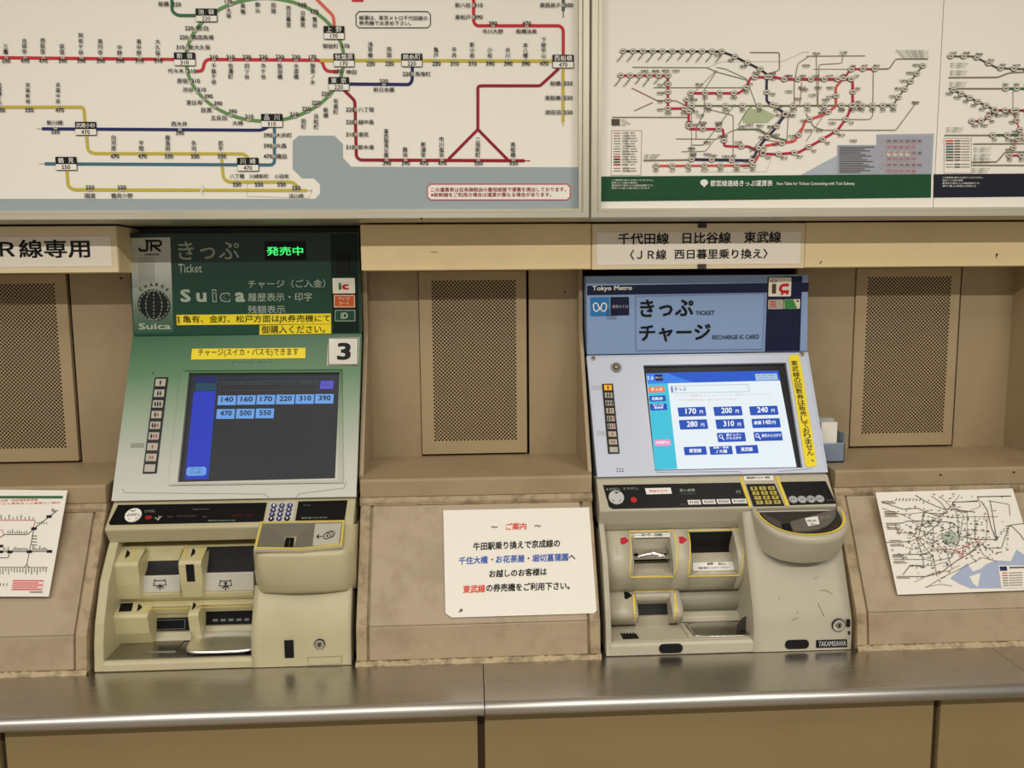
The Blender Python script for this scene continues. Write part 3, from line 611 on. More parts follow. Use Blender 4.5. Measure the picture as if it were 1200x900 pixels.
run(NV, K([(962, 232), (960, 290), (962, 365), (1000, 388), (1060, 430)]), 2.3, 4, dl=(7, 2)); run(NV, K([(1060, 438), (1000, 520), (960, 560), (925, 603), (880, 685)]), 2.4, 5, dl=(-7, 0)); run(NV, K([(555, 678), (880, 684)]), 2.6, 4, dl=(2, -5)); l2(THIN, K([(295, 684), (555, 680)]), 1.4)
run(RS, K([(362, 713), (885, 710)]), 2, 7, dl=(0, 5)); run(OL, K([(555, 388), (1160, 388)]) + K2([(0, 387), (210, 387)]), 1.5, 10, dl=(0, 5)); run(OL, K2([(210, 387), (490, 387)]), 1.4, 6, dl=(0, 5)); run(OL, K2([(490, 387), (515, 345), (650, 172)]), 1.6, 6, dl=(-8, -1))
l2(THIN, K([(125, 450), (535, 450)]), .9); l2(THG, K([(235, 180), (640, 182), (690, 205), (860, 250)]), .7); l2(THG, K([(350, 290), (830, 290)]), .7); l2(THB, K([(232, 292), (370, 360), (470, 360), (530, 390)]), .8); l2(THB, K([(245, 415), (345, 370)]), .8)
l2(THIN, K([(470, 567), (690, 568), (780, 520), (810, 515)]), .7); l2(THIN, K([(500, 636), (630, 634), (680, 570)]), .6); l2(THG, K([(690, 180), (740, 190), (850, 240), (905, 385)]), .6); l2(THIN, K([(555, 660), (555, 330), (690, 195)]), .5); l2(THIN, K([(580, 565), (580, 510), (625, 420), (625, 300), (690, 200)]), .7)
l2(THIN, K([(780, 660), (780, 440), (620, 400)]), .6); l2(THG, K([(800, 515), (920, 515), (960, 540), (1010, 560), (1070, 575)]), 1.6); l2(THG, K([(810, 490), (860, 405), (880, 395)]), .8); l2(THG, K([(560, 600), (620, 600), (665, 540), (790, 380)]), .7)
l2(THIN, K([(870, 100), (1030, 100), (1030, 195), (970, 215)]), .8); l2(THIN, K([(1110, 380), (1110, 260), (1130, 160), (1190, 120)]) + K2([(20, 120), (340, 118)]), .7); l2(THIN, K2([(75, 110), (80, 385), (120, 430), (20, 580)]), .6); l2(THIN, K2([(218, 110), (215, 158), (90, 165), (85, 380)]), .6)
l2(THIN, K2([(384, 190), (380, 445), (365, 462), (140, 462)]), .7); l2(THIN, K2([(20, 430), (60, 500), (110, 520), (505, 520), (615, 372)]), .8); l2(THB, K([(1070, 580), (1078, 430), (1140, 380), (1150, 260)]), .6); l2(THB, K([(1180, 470), (1080, 590), (930, 570)]), .7); l2(THIN, K2([(60, 190), (265, 190)]), .5)
P.line(THIN, K([(640, 182), (720, 150), (1050, 148), (1160, 98), (1195, 98)]), .5, 3, 'route_line', dash=1.5); P.line(THIN, K([(630, 745), (960, 745), (985, 680)]), .4, 3, 'route_line', dash=1.5); l2(THB, K([(900, 520), (1020, 570)]), .5); l2(THIN, K([(1050, 440), (870, 640)]), .7)
for q in K([(300, 200), (360, 200), (415, 198), (470, 198), (595, 272), (615, 480), (700, 480), (600, 440), (830, 500), (640, 585), (555, 618), (560, 648), (1010, 545), (1080, 310), (1150, 290), (1130, 350), (1100, 440), (870, 490), (925, 495), (740, 660), (640, 650)]) + K2([(20, 170), (75, 105), (220, 100), (85, 290), (50, 330), (125, 355), (30, 520), (160, 480), (90, 520), (275, 575), (610, 370), (10, 300), (150, 290)]): lab(*q)
P.rect(TX, 716.5, 139.5, 726, 147, 3, 'fine_print')
for i in range(4): P.text(TX, '都営線は東京メトロ線と乗換え', 717, 141.5 + i * 2.2, 733 + (i % 3) * 3, 1.8, 4, res=1)
P.line(THIN, [(716.8, 153), (752, 153.2), (751, 205.4), (716, 205.6)], .4, 3, 'key_frame', closed=True)
for i in range(15):
    y = 156 + i * 3.08 + (1.2 if i > 12 else 0); c = [RS, THB, OL, THIN, THG, MGR, THIN, THIN, THIN, RS, BLACK, MDG, MAG, THIN, THIN][i]
    P.line(c, [(719, y), (727, y)], 1.5 if 8 < i < 13 else .7, 3, 'route_line'); P.text(TX, random.choice(('浅草線', '三田線', '新宿線', '大江戸線')), 729, y + 1, 736 + i % 3, 2.1, 4, .03, res=1); P.rect(THIN, 738, y - .4, 744 + i % 4, y + .3, 4, 'fine_print')
for i in range(15):
    P.rect(TX, 983, 172.2 + i * 2.1, 1024 - (i * 7 % 11) * 1.6, 173.1 + i * 2.1, 4, 'fine_print')
RBX = ink('key_rose', 206, 172, 170)
for r_ in range(6):
    n = 5
    for c in range(6 if r_ % 2 == 0 else 5):
        x = 1041 + c * 7.2; y = 165.5 + r_ * 7
        if r_ == 2 and c < 4: P.disc(NODE_W, x, y + 1, 2.8, 4, 'key_mark', 10)
        P.line(RBX, [(x - 2.8, y - 2.2), (x + 2.8, y - 2.2), (x + 2.8, y + 2.2), (x - 2.8, y + 2.2)], .5, 4, 'key_mark', closed=True); P.text(TX if r_ % 2 == 0 else RS, random.choice(('170', '210', '280')), x - 2.2, y + 1, x + 2.2, 2, 5, .02, res=1)
for y in (165, 180, 195): P.disc(RBX, 1033, y, 3, 4, 'key_mark', 12, r_in=2.5)
for i in range(5): P.text(TX, '東京メトロ線と都営線の連絡きっぷ', 1049 + i * 2, 60.5 + i * 2.2, 1087.5, 1.9, 4, res=1)
for i in range(3): P.text(TX, '三田線・東急線連絡', 754, 182.5 + i * 2, 767 + (3 - i) * 2, 1.7, 4, res=1)
P.build()

t = sheet(br, 1093.6, 1640, -330, 249.2, 'second white subway fare map sheet with a navy band, cut off at the right edge')
P = Print(SP, t); NB = ink('band_navy', 26, 30, 44)
P.poly(NB, [(1093.8, 204.2), (1640, 200), (1640, 226), (1093.4, 231.6)], 2, 'band')
for i, s in enumerate(('この運賃表の駅からお乗りいただけません。', '東京メトロ線の運賃', '都営地下鉄からの連絡運賃です。', '乗り換え専用の改札口')): P.text(WHITE, s, 1104, 209.4 + i * 3.3, (1152, 1128, 1148, 1143)[i], 2.3, 3)
Q = lambda L: [(1080 + x / 4.5, 40 + y / 4.5) for x, y in L]
run(TX, Q([(150, 118), (275, 118), (400, 180), (540, 185), (900, 185)]), 1.6, 12, dl=(3, -4)); l2(THIN, Q([(140, 230), (400, 228), (460, 205), (540, 200), (900, 200)]), 1.2); l2(THIN, Q([(140, 288), (430, 288)]), 1.3); run(MDG, Q([(440, 288), (900, 288)]), 2.1, 9, dl=(0, -5))
run(TX, Q([(165, 295), (380, 398)]), 1.9, 6, dl=(-5, 4)); run(MDR, Q([(380, 402), (900, 405)]), 1.9, 10, dl=(0, 5)); run(MDR, Q([(262, 460), (325, 458), (385, 405)]), 1.9, 4, dl=(4, 5)); l2(THIN, Q([(120, 534), (370, 534)]), 1.3); run(MDG, Q([(372, 533), (900, 533)]), 2.1, 8, dl=(2, 5))
l2(THIN, Q([(270, 580), (540, 578), (900, 578)]), 1.2); l2(THIN, Q([(262, 676), (395, 674), (440, 622), (900, 620)]), 1.2); l2(THIN, Q([(262, 692), (540, 692), (900, 692)]), 1.2); run(MAG, Q([(460, 640), (900, 640)]), 1.8, 8, dl=(0, 5)); run(RS, Q([(480, 405), (520, 520), (480, 600)]), 1.2, 5, dl=(-5, 2)); l2(THIN, Q([(480, 300), (480, 400)]), .5)
for (x, y) in ((150, 150), (148, 190), (145, 250), (128, 490), (272, 595), (272, 630), (270, 655), (265, 705)):
    for j in range(3): P.text(TX, '東京メトロ線経由のりかえ', 1080 + x / 4.5, 42 + y / 4.5 + j * 2.2, 1096 + x / 4.5 + (3 - j) * 1.6, 1.8, 4, res=1)
P.line(THIN, [(1106, 162), (1138, 162), (1138, 203), (1106, 203)], .35, 3, 'key_frame', closed=True)
for i in range(10):
    y = 165 + i * 3.25 + (1.5 if i > 7 else 0); P.line([RS, MR, MT, MT, MDG, OL, MDG, THIN, THIN, THIN][i] if i != 5 else THIN, [(1108, y), (1117, y)], 1.6 if i < 8 else .6, 3, 'route_line'); P.rect(TX, 1118, y - .7, 1125, y + .5, 4, 'fine_print'); P.rect(THIN, 1126, y - .4, 1136, y + .3, 4, 'fine_print')
P.build()

# ------------------------------------------------------------------ sign plates on the fascia
SIGN = mat('sign_acrylic', S(238, 220, 184), .3, noise=.02, scale=3)
def signplate(x0, y0, x1, y1, d, label, pad):
    pl = vplane(d); t = thing('sign_plate', label, 'sign', pl.p((x0 + x1) / 2, y1))
    mb = MB(); mb.rslab(pl, x0, y0, x1, y1, 0, -.004); mb.build('plate', SIGN, t, bevel=.0006)
    mb = MB(); mb.rslab(pl, x0 + pad, y0 + pad + 5, x1 - pad, y1 - pad, .0012, .0002); mb.build('face_sheet', mat('sign_face', S(250, 240, 224), .3), t)
    return pl, t
pl, t = signplate(-70, 266, 139, 319, 1.6655, 'cream sign plate with black lettering left of the green machine', 7)
P = Print(pl, t, .0012); P.text(BLACK, 'Ｒ線専用', 1, 302.6, 106.5, 21.5, 2, .028); P.text(BLACK, 'Ｊ', -22, 302, -8, 20, 2, .03); P.build()
pl, t = signplate(694.2, 262.5, 942.2, 314, 1.6695, 'cream sign plate with two lines of black lettering over the blue machine', 5)
P = Print(pl, t, .0012)
P.text(BLACK, '千代田線', 724, 286.6, 783.5, 13.4, 2, .026); P.text(BLACK, '日比谷線', 799.5, 285.6, 856, 13.4, 2, .026); P.text(BLACK, '東武線', 871.5, 284.8, 914.8, 13.4, 2, .026)
P.text(BLACK, '〈ＪＲ線', 738, 304.6, 780.5, 12, 2, .024); P.text(BLACK, '西日暮里乗り換え〉', 790, 303.7, 899, 11.6, 2, .024); P.build()
mb = MB(); mb.rslab(pl, 818, 261, 827.5, 267, .004, 0); mb.build('clip', mat('dark_bronze', S(64, 50, 36), .5), t)
mb = MB(); mb.rslab(pl, 817.5, 309.5, 827, 315, .004, 0); mb.build('clip', MATS['dark_bronze'], t)

# ------------------------------------------------------------------ notices on the console fronts
def notice(name, pix, pl, off, label, cat, m=LAM):
    t = thing(name, label, cat, pl.p(sum(q[0] for q in pix) / len(pix), max(q[1] for q in pix), off)); mb = MB(); mb.slab(pl, pix, off, off - .0012); mb.build('sheet', m, t); return t
t = notice('notice_sheet', [(519.5, 598.5), (690, 595), (699, 716), (695.5, 719), (529.5, 724), (522, 719)], CP, .0035, 'white paper notice with red, blue and black lettering on the console', 'notice')
P = Print(CP, t, .0035); BI = ink('blue_ink', 62, 96, 186); RI = ink('notice_red', 226, 84, 66)
def nl(m, s, x0, x1, yb, yb1, h): P.text(m, s, x0, yb, x1, h, 2, .034, y1=yb1, sk=.4)
nl(RI, 'ご案内', 592.5, 616.5, 621.8, 621, 8.2); nl(BLACK, '～', 575.5, 583, 619.4, 619.2, 2.2); nl(BLACK, '～', 626, 633.5, 618, 617.8, 2.2)
nl(BLACK, '牛田駅乗り換えで京成線の', 554.5, 656, 645.6, 641.6, 9.4); nl(BI, '千住大橋', 537.5, 571.5, 662.2, 660.8, 9); nl(BLACK, '・', 575.5, 577.5, 657.2, 657, 2); nl(BI, 'お花茶屋', 581, 614.5, 660.6, 659.2, 9); nl(BLACK, '・', 618, 620, 655.8, 655.7, 2); nl(BI, '堀切菖蒲園', 623.5, 665.5, 659.2, 657.6, 9); nl(BLACK, 'へ', 666, 674, 656, 655.8, 5)
nl(BLACK, 'お越しのお客様は', 573, 640.5, 677.4, 674.6, 9); nl(RI, '東武線', 542.5, 568.5, 695.8, 694.6, 9.4); nl(BLACK, 'の券売機をご利用下さい。', 569.5, 667.5, 694.2, 691.2, 9.4)
P.disc(TX, 540.5, 715.5, 1.8, 2, 'smudge', 8); P.disc(TX, 538, 717.5, .9, 2, 'smudge', 6); P.build()

NPL = iplane(1.5845, ZL - .004, 1.492, -.584)
t = notice('route_leaflet', [(-70, 573), (79, 574.7), (57, 699.2), (-100, 699)], NPL, 0, 'laminated route map sheet with a green bar, left of the green machine', 'map')
P = Print(NPL, t, 0); z6 = lambda L: [(x / 6, 560 + y / 6) for x, y in L]
P.line(ink('bar_green', 60, 104, 66), z6([(-300, 136), (443, 136)]), 3.2, 2, 'bar')
P.text(RS, '山手線・京浜東北線・総武線各駅停車', -30, 588.6, 44, 2.6, 2, res=1); P.text(RS, '武蔵野線経由のりかえ専用きっぷ運賃のご案内', -40, 592.6, 70, 2.6, 2, res=1)
BR_ = ink('leaf_line', 120, 70, 80); GY = ink('leaf_grey', 84, 78, 70)
def lz(m, L, w=.7): P.line(m, z6(L), w, 2, 'route_line', rnd=1.5)
lz(MR, [(-200, 298), (250, 298), (235, 355)]); lz(GY, [(-200, 420), (0, 420), (35, 398), (195, 398), (240, 357)], .8); lz(GY, [(240, 357), (408, 226)], .9); lz(BR_, [(240, 357), (208, 520), (190, 610)]); lz(GY, [(-200, 520), (370, 518)], .7); lz(BR_, [(170, 630), (190, 608), (207, 630)], .7)
lz(BR_, [(-200, 628), (335, 630)], .8); lz(GY, [(0, 562), (60, 562), (70, 520)], .8); lz(MR, [(0, 365), (20, 368), (28, 398)], .6)
for x, y in ((347, 272), (241, 357), (72, 520), (209, 519), (350, 517), (5, 480), (5, 520)): P.rect(BLACK, (x - 17) / 6, 560 + (y - 9) / 6, (x + 17) / 6, 560 + (y + 9) / 6, 3, 'station_box')
def ticks(x0, x1, y, n, h, up=True):
    for i in range(n):
        x = x0 + (x1 - x0) * i / max(1, n - 1); hh = h * random.choice((.7, 1, 1, 1.5)); P.line(GY, z6([(x, y), (x, y - hh if up else y + hh)]), .75, 3, 'fine_print')
ticks(10, 235, 292, 9, 22); ticks(58, 188, 392, 9, 20); ticks(30, 60, 513, 3, 18); ticks(98, 190, 513, 8, 20); ticks(235, 330, 513, 9, 24); ticks(2, 325, 636, 17, 28, False); ticks(262, 330, 325, 5, 14); ticks(368, 388, 240, 3, 16)
for y in (408, 428, 450, 472): P.line(GY, z6([(225, y), (262, y)]), .8, 3, 'fine_print')
P.poly(ink('pink_box', 240, 212, 206), z6([(90, 715), (312, 718), (300, 792), (78, 788)]), 2, 'caption_box')
for i in range(5): P.line(RS, z6([(95 - i * 2, 724 + i * 15), (308 - i * 3 - (i % 2) * 30, 724 + i * 15)]), 1.2, 3, 'fine_print')
P.line(GY, z6([(212, 803), (302, 803)]), 1, 3, 'fine_print'); ticks(5, 50, 760, 3, 20); P.build()

t = notice('route_leaflet', [(1026, 577), (1186.7, 572.4), (1223, 691), (1052, 697)], NPL, 0, 'laminated subway network map with blue sea, right of the blue machine', 'map')
P = Print(NPL, t, 0); z8 = lambda L: [(960 + x / 4.5, 560 + y / 4.5) for x, y in L]
LB = ink('leaf_sea', 168, 180, 206)
P.poly(LB, z8([(690, 530), (780, 450), (810, 495), (850, 480), (880, 455), (935, 435), (1010, 440), (1040, 378), (1080, 405), (1160, 420), (1175, 580), (800, 583), (740, 560)]), 1, 'sea')
P.poly(LAM, z8([(790, 520), (850, 500), (835, 575), (812, 560)]), 2, 'land'); P.poly(ink('leaf_park', 172, 184, 166), z8([(640, 300), (700, 275), (740, 310), (715, 350), (660, 350)]), 1, 'park')
P.poly(LAM, z8([(942, 462), (1160, 462), (1175, 582), (958, 580)]), 3, 'key_frame'); P.poly(NV, z8([(948, 468), (985, 466), (990, 490), (952, 490)]), 4, 'key_frame')
for i in range(6): P.line([RS, THB, THB, THIN, THIN, THIN][i], z8([(962 + i, 502 + i * 13), (990 + i, 502 + i * 13)]), 1.1, 4, 'fine_print'); P.line(THIN, z8([(998, 502 + i * 13), (1070, 500 + i * 13)]), .9, 4, 'fine_print')
P.line(GY, z8([(1000, 474), (1080, 472)]), 1.6, 4, 'fine_print')
def lw(m, L, w=.6): P.line(m, z8(L), w * .85, 3, 'route_line', rnd=1.5)
G2 = ink('leaf_line_dark', 84, 78, 78)
nets = [[(325, 125), (380, 145), (440, 165), (520, 160), (570, 185), (640, 190), (680, 185), (640, 130), (590, 95)], [(350, 190), (480, 190), (560, 180), (620, 200), (740, 210), (760, 205), (940, 205)], [(350, 240), (440, 238), (460, 228), (600, 228), (700, 235), (730, 260), (735, 310), (850, 325), (935, 325), (900, 120)], [(400, 265), (430, 290), (490, 290), (500, 310), (540, 320), (600, 370), (640, 380), (740, 400), (800, 395), (880, 330), (885, 200)],
        [(385, 405), (540, 402), (600, 385), (640, 375), (700, 378), (760, 405)], [(390, 430), (560, 430), (600, 440), (700, 420), (740, 310), (760, 200), (700, 130)], [(410, 520), (560, 520), (640, 500), (720, 440), (790, 400), (850, 340)], [(470, 460), (600, 462), (680, 440), (740, 330), (730, 210), (700, 130), (835, 120), (835, 100), (1010, 95)], [(510, 310), (540, 400), (550, 460)], [(500, 270), (560, 240), (650, 200), (740, 90)],
        [(555, 180), (540, 240), (520, 320), (600, 420), (620, 520)], [(600, 260), (600, 330), (670, 390), (700, 480)], [(860, 340), (870, 370), (960, 370), (1000, 250), (1080, 240)], [(780, 180), (780, 330), (800, 420), (830, 440)], [(850, 120), (885, 170), (905, 260), (935, 330)], [(500, 550), (600, 500), (680, 490), (740, 460)], [(560, 580), (640, 530), (760, 470), (860, 420), (935, 440)], [(890, 120), (1000, 140), (1005, 200)],
        [(440, 510), (480, 460), (560, 470)], [(330, 160), (450, 200), (560, 260), (640, 250)], [(505, 90), (560, 125), (640, 160), (820, 180)], [(640, 60 + 40), (700, 160), (780, 180), (850, 150), (835, 100)], [(350, 340), (480, 335), (560, 300), (640, 230)], [(820, 200), (820, 320), (860, 400), (900, 430)], [(400, 250), (420, 300), (440, 270)], [(700, 570), (640, 560), (560, 575)], [(1000, 250), (1020, 260), (1060, 300), (1080, 330)]]
for i, L in enumerate(nets): lw([G2, THIN, G2, THB, THIN, G2][i % 6], L, [.75, .6, .9, .6][i % 4])
lw(RS, [(720, 440), (760, 410), (720, 380), (850, 330)], .8); lw(BLACK, [(830, 100), (1010, 96)], .9); lw(BLACK, [(700, 128), (835, 124)], .9); lw(G2, [(400, 405), (570, 402)], 1.1)
for i in range(520):
    x = random.gauss(650, 150); y = random.gauss(310, 110)
    if 330 < x < 1060 and 85 < y < 570 and not (x < 480 and random.random() < .4) and x > 320 + (y - 80) * .17 and not (x > 700 and y > 430): 
        w = random.uniform(6, 16)
        if random.random() < .75: P.line(GY, z8([(x, y), (x + w, y - .3)]), .75, 4, 'fine_print')
        else: P.line(GY, z8([(x, y), (x + 1, y + w)]), .7, 4, 'fine_print')
for y in (125, 178, 195, 240, 262, 330, 350, 410, 440, 520): 
    for j in range(2): P.line(THIN, z8([(322 + (y - 80) * .19, y + 8 * j), (370 + (y - 80) * .19 + 12 * (j + 1), y + 8 * j)]), .8, 4, 'fine_print')
for i in range(8): P.line(GY, z8([(400 + i * 18, 122), (408 + i * 18, 108)]), .8, 4, 'fine_print')
for i in range(9): P.line(GY, z8([(985 + i * 1.5 - 4, 255 + i * 12), (1003 - i * 2, 255 + i * 12)]), .7, 4, 'fine_print')
P.build()
# ================================================================== ticket machines
def zl(X0, Y0, s):                            # picture detail coordinates -> picture pixels
    return lambda L: [(X0 + x / s, Y0 + y / s) for x, y in L]
def profile_body(t, X0, X1, zs, zlip, dlip, m, xcol, cheekw, ztray, zu=None):
    """outer shell: desk strip on top, cheeks, foot rail, right-hand column comes separately"""
    strip = [(1.66, zs + .004), (1.597, zs), (dlip + .001, zlip + .001), (dlip - .001, zlip - .002), (dlip + .001, zlip - .006), (1.566, zlip - .032)] + ([(1.578, zu)] if zu else []) + [(1.66, zu or zlip - .040)]
    mb = MB(); mb.extr(strip, X0, X1); mb.build('desk_strip', m, t, bevel=.0025)
    ck = [(1.66, zlip - .03), (1.566, zlip - .03), (1.552, zlip - .045), (1.515, zlip - .09), (1.484, -.61), (1.475, -.645), (1.469, ZC + .001), (1.66, ZC + .001)]
    mb = MB(); mb.extr(ck, X0, X0 + cheekw); mb.build('side_flange', m, t, bevel=.002)
    mb = MB(); mb.extr([(1.480, ZC + .001), (1.480, ztray - .002), (1.474, ztray - .001), (1.469, ztray - .006), (1.469, ZC + .001)], X0 + cheekw - .002, xcol + .004); mb.build('foot_rail', m, t, bevel=.0015)
    mb = MB(); mb.box(X0 + .003, X1 - .003, 1.645, 1.66, ZC + .003, zs); mb.build('cavity_back', MATTE, t)
    return

# ------------------------------------------------------------------ LEFT: green machine
lm = thing('ticket_machine', 'ticket machine with dark green header, big number plate and dark fare screen', 'ticket machine', W(-.457, 1.6, ZC))
HP = vplane(1.73)
GH = grad_mat('header_green', [(0, S(22, 50, 40)), (.5, S(22, 62, 46)), (1, S(26, 74, 54))], -.10, .105, rough=.28)
mb = MB(); L = [HP.loc(*q) for q in ((149.5, 273), (421, 271.5), (423.2, 391), (156, 394.5))]
mb.prism([HP.at(a, b, 0) for a, b in L], [HP.at(a, b, -.045) for a, b in L]); hd = mb.build('header_panel', GH, lm, bevel=.0015)
P = Print(HP, hd)
SILG = grad_mat('silver_fade', [(0, S(205, 205, 196)), (.35, S(188, 190, 180)), (.75, S(96, 116, 100)), (1, S(30, 88, 62))], -.098, .096, rough=.35)
P.poly(SILG, [(153, 279), (199.5, 278), (203.5, 390), (157, 391)], 1, 'silver_panel')
DKG = ink('dark_panel', 22, 38, 30, rough=.3); P.poly(DKG, [(387, 274), (419, 273.5), (421, 389.5), (390, 390)], 1, 'dark_column')
z = zl(140, 260, 4)
IK = ink('logo_black', 26, 34, 28)
# emblem: J and R as broad strokes
P.line(IK, z([(95, 122), (95, 131), (100, 135), (126, 135), (131, 129), (131, 86)]), 2.6, 3, 'emblem')
P.line(IK, z([(122, 89), (186, 89), (196, 94), (196, 106), (188, 112), (150, 112)]), 2.4, 3, 'emblem', rnd=2); P.line(IK, z([(150, 90), (150, 138)]), 2.2, 4, 'emblem'); P.line(IK, z([(158, 112), (194, 138)]), 2.6, 4, 'emblem')
P.text(IK, 'JR東日本', 169.5, 300, 187, 3, 3, .02, res=1)
for i in range(7):
    for j in range(12): P.disc(IK, 163.3 + i * 2.75 + j * .07, 302.4 + j * 2.5, .6, 3, 'speaker_dots', 6)
for k, ch in enumerate('CHARGE'):
    a = math.radians(133 - k * 17.5); r = 20.3; x, y = 180.4 + r * 1.0 * math.cos(a), 355.5 - r * math.sin(a); w = 3.3
    tx, ty = math.sin(a), math.cos(a)
    vs, fs, g0, g1, h0, h1 = glyphs(ch, .03, 1); U = Vector((tx, ty)); V_ = Vector((math.cos(a), -math.sin(a)))
    pts = []
    for gx, gy, _g in vs:
        q = Vector((x, y)) + U * ((gx - (g0 + g1) / 2) * 5.4) + V_ * ((gy - h0) * 5.4); pts.append(HP.p(q.x, q.y, P.off(3)))
    P._mb('lettering', IK).add(pts, fs)
P.disc(IK, 180.6, 357.5, 19, 2, 'globe', 28, r_in=17.2)
P.disc(IK, 180.6, 357.5, 18.5, 2, 'globe', 28)
GL = ink('globe_light', 150, 156, 146)
for rx in (17.2, 9.5):
    pts = [(180.6 + rx * math.cos(math.radians(k * 15)), 357.5 + 17.6 * math.sin(math.radians(k * 15))) for k in range(25)]
    for k in range(24):
        if k % 2 == 0 or True: P.line(GL, [pts[k], ((pts[k][0] * .35 + pts[k + 1][0] * .65), (pts[k][1] * .35 + pts[k + 1][1] * .65))], 1.1, 4, 'globe')
P.line(GL, [(180.6, 340), (180.6, 375)], 1.0, 4, 'globe', dash=2)
for dy in (-7, 7):
    P.line(IK, [(180.6 - math.sqrt(18 ** 2 - dy * dy), 357.5 + dy), (180.6 + math.sqrt(18 ** 2 - dy * dy), 357.5 + dy)], 1, 5, 'globe')
PG = ink('pale_print', 168, 180, 162)
P.text(PG, 'Suica', 163, 386.2, 201, 7.4, 4, .04)
P.text(PG, 'きっぷ', 209.5, 304.5, 281, 21.5, 2, .012); P.text(PG, 'Ticket', 209.5, 319.5, 237, 10, 2, .0)
for ch, x0, x1, y0, sol in (('S', 212, 224, 354, 1), ('u', 230.5, 242.5, 354, 1), ('i', 249, 254.5, 354, 0), ('c', 258, 270, 354, 0), ('a', 276, 287.5, 354, 1)):
    h = {'S': 15, 'u': 11, 'i': 15, 'c': 11, 'a': 11.5}[ch]
    P.text(PG, ch, x0, y0, x1, h, 2, .05)
    if not sol: P.text(MATS['header_green'], ch, x0 + 1, y0 - 1, x1 - 1, h - 2, 3, .02)
P.text(PG, 'チャージ（ご入金）', 291, 337.6, 381.5, 9.6, 2, .008); P.text(PG, '履歴表示・印字', 291, 353.4, 366, 10, 2, .008); P.text(PG, '残額表示', 291, 367.6, 334.5, 9.4, 2, .008)
P.build()
def box_on(pl, x0, y0, x1, y1, h, name, m, parent, base=0.0, bev=.0004, r=0):
    mb = MB(); mb.rslab(pl, x0, y0, x1, y1, base + h, base - .001, r); return mb.build(name, m, parent, bevel=bev)
o = box_on(HP, 309.8, 283, 359, 304.6, .0015, 'led_display', BLACKM, lm); P = Print(HP, o, .0017); LG = glow('led_green', S(70, 255, 120), 1.1)
P.text(LG, '発売中', 313, 299.6, 355.6, 10.4, 1, .018); P.build()
box_on(HP, 394.5, 297, 410, 320, .002, 'sensor_window', BLACKM, lm, .0004)
def sticker(pl, x0, y0, x1, y1, m, label, parent, base=.0008):
    o = box_on(pl, x0, y0, x1, y1, .0008, 'sticker', m, parent, base, 0, r=1); o['label'] = label; return o
CREAM = ink('cream_sticker', 232, 226, 210); ORG = ink('orange_sticker', 196, 92, 40)
o = sticker(HP, 389.6, 326, 416.3, 343.8, CREAM, 'cream sticker with small green and red letters', lm); P = Print(HP, o, .0018)
P.text(MDG, 'i', 397, 339.5, 400.5, 8, 1, .05); P.text(ink('ic_red', 196, 40, 40), 'c', 401, 339.5, 409, 6.4, 1, .07); P.build()
o = sticker(HP, 391, 345.5, 416.5, 360.5, ORG, 'orange sticker with cream border', lm); P = Print(HP, o, .0018)
P.line(CREAM, [(392, 346.5), (415.5, 346.5), (415.5, 359.5), (392, 359.5)], .7, 1, 'border', closed=True); P.text(CREAM, 'チャージ', 397, 352, 410, 4, 1, .01, res=1); P.text(CREAM, 'カード', 398, 357.4, 409, 4, 1, .01, res=1); P.build()
o = sticker(HP, 392, 362.7, 417, 377, GH, 'green sticker with a pale D sign', lm); P = Print(HP, o, .0018)
P.line(PG, [(393, 363.7), (416, 363.7), (416, 376), (393, 376)], .7, 1, 'border', closed=True); P.text(PG, 'iD', 399.5, 373.6, 408, 7.5, 1, .05); P.build()
def tape(pl, pix, label, parent, h=.0012):
    mb = MB(); mb.slab(pl, pix, h, .0002); o = mb.build('tape_notice', YELLOW, parent); o['label'] = label; return o
o = tape(HP, [(207, 369), (388, 367.4), (388, 379.4), (207.3, 381)], 'yellow tape with black lettering, upper of the pair', lm); P = Print(HP, o, .0012)
P.text(BLACK, '亀有、金町、松戸方面はJR券売機にて', 214.5, 379.6, 387, 9.8, 1, .012, y1=378.4); P.text(BLACK, '黒', 208, 379.6, 211.5, 9, 1, .01); P.build()
o = tape(HP, [(304.5, 381), (388.2, 379.8), (388.2, 390.8), (304, 392.2)], 'short yellow tape with black lettering, lower of the pair', lm); P = Print(HP, o, .0012)
P.text(BLACK, '御購入ください。', 306.5, 391, 381, 9.4, 1, .012, y1=390.2); P.build()

# sloping screen door
BPL = iplane(1.727, -.1015, 1.588, -.4065)
BZ = grad_mat('door_green_to_silver', [(0, S(40, 96, 60)), (.25, S(84, 128, 88)), (.52, S(148, 166, 142)), (.78, S(188, 190, 180)), (1, S(202, 201, 192))], -.405, -.100, rough=.42)
SLV = mat('silver_plastic', S(206, 206, 198), .3, .2)
q4 = [(155.5, 394.5), (423.8, 391), (417.4, 582), (130.5, 587)]
scr = [(221.5, 437), (398, 436), (392.6, 560.5), (208, 565)]      # opening of the screen
mb = MB(); A = [BPL.loc(*q) for q in q4]; B_ = [BPL.loc(*q) for q in scr]
vs = [BPL.at(a, b, 0) for a, b in A] + [BPL.at(a, b, 0) for a, b in B_] + [BPL.at(a, b, -.009) for a, b in B_] + [BPL.at(a, b, -.012) for a, b in A]
mb.add(vs, [(0, 1, 5, 4), (1, 2, 6, 5), (2, 3, 7, 6), (3, 0, 4, 7), (4, 5, 9, 8), (5, 6, 10, 9), (6, 7, 11, 10), (7, 4, 8, 11), (0, 1, 13, 12), (1, 2, 14, 13), (2, 3, 15, 14), (3, 0, 12, 15)])
door = mb.build('screen_door', BZ, lm)
mb = MB(); mb.extr([(1.735, -.1035), (1.80, -.1035), (1.80, -.4065), (1.612, -.4065)], XL0 + .011, XL1 - .009); mb.build('housing', MATTE, lm)
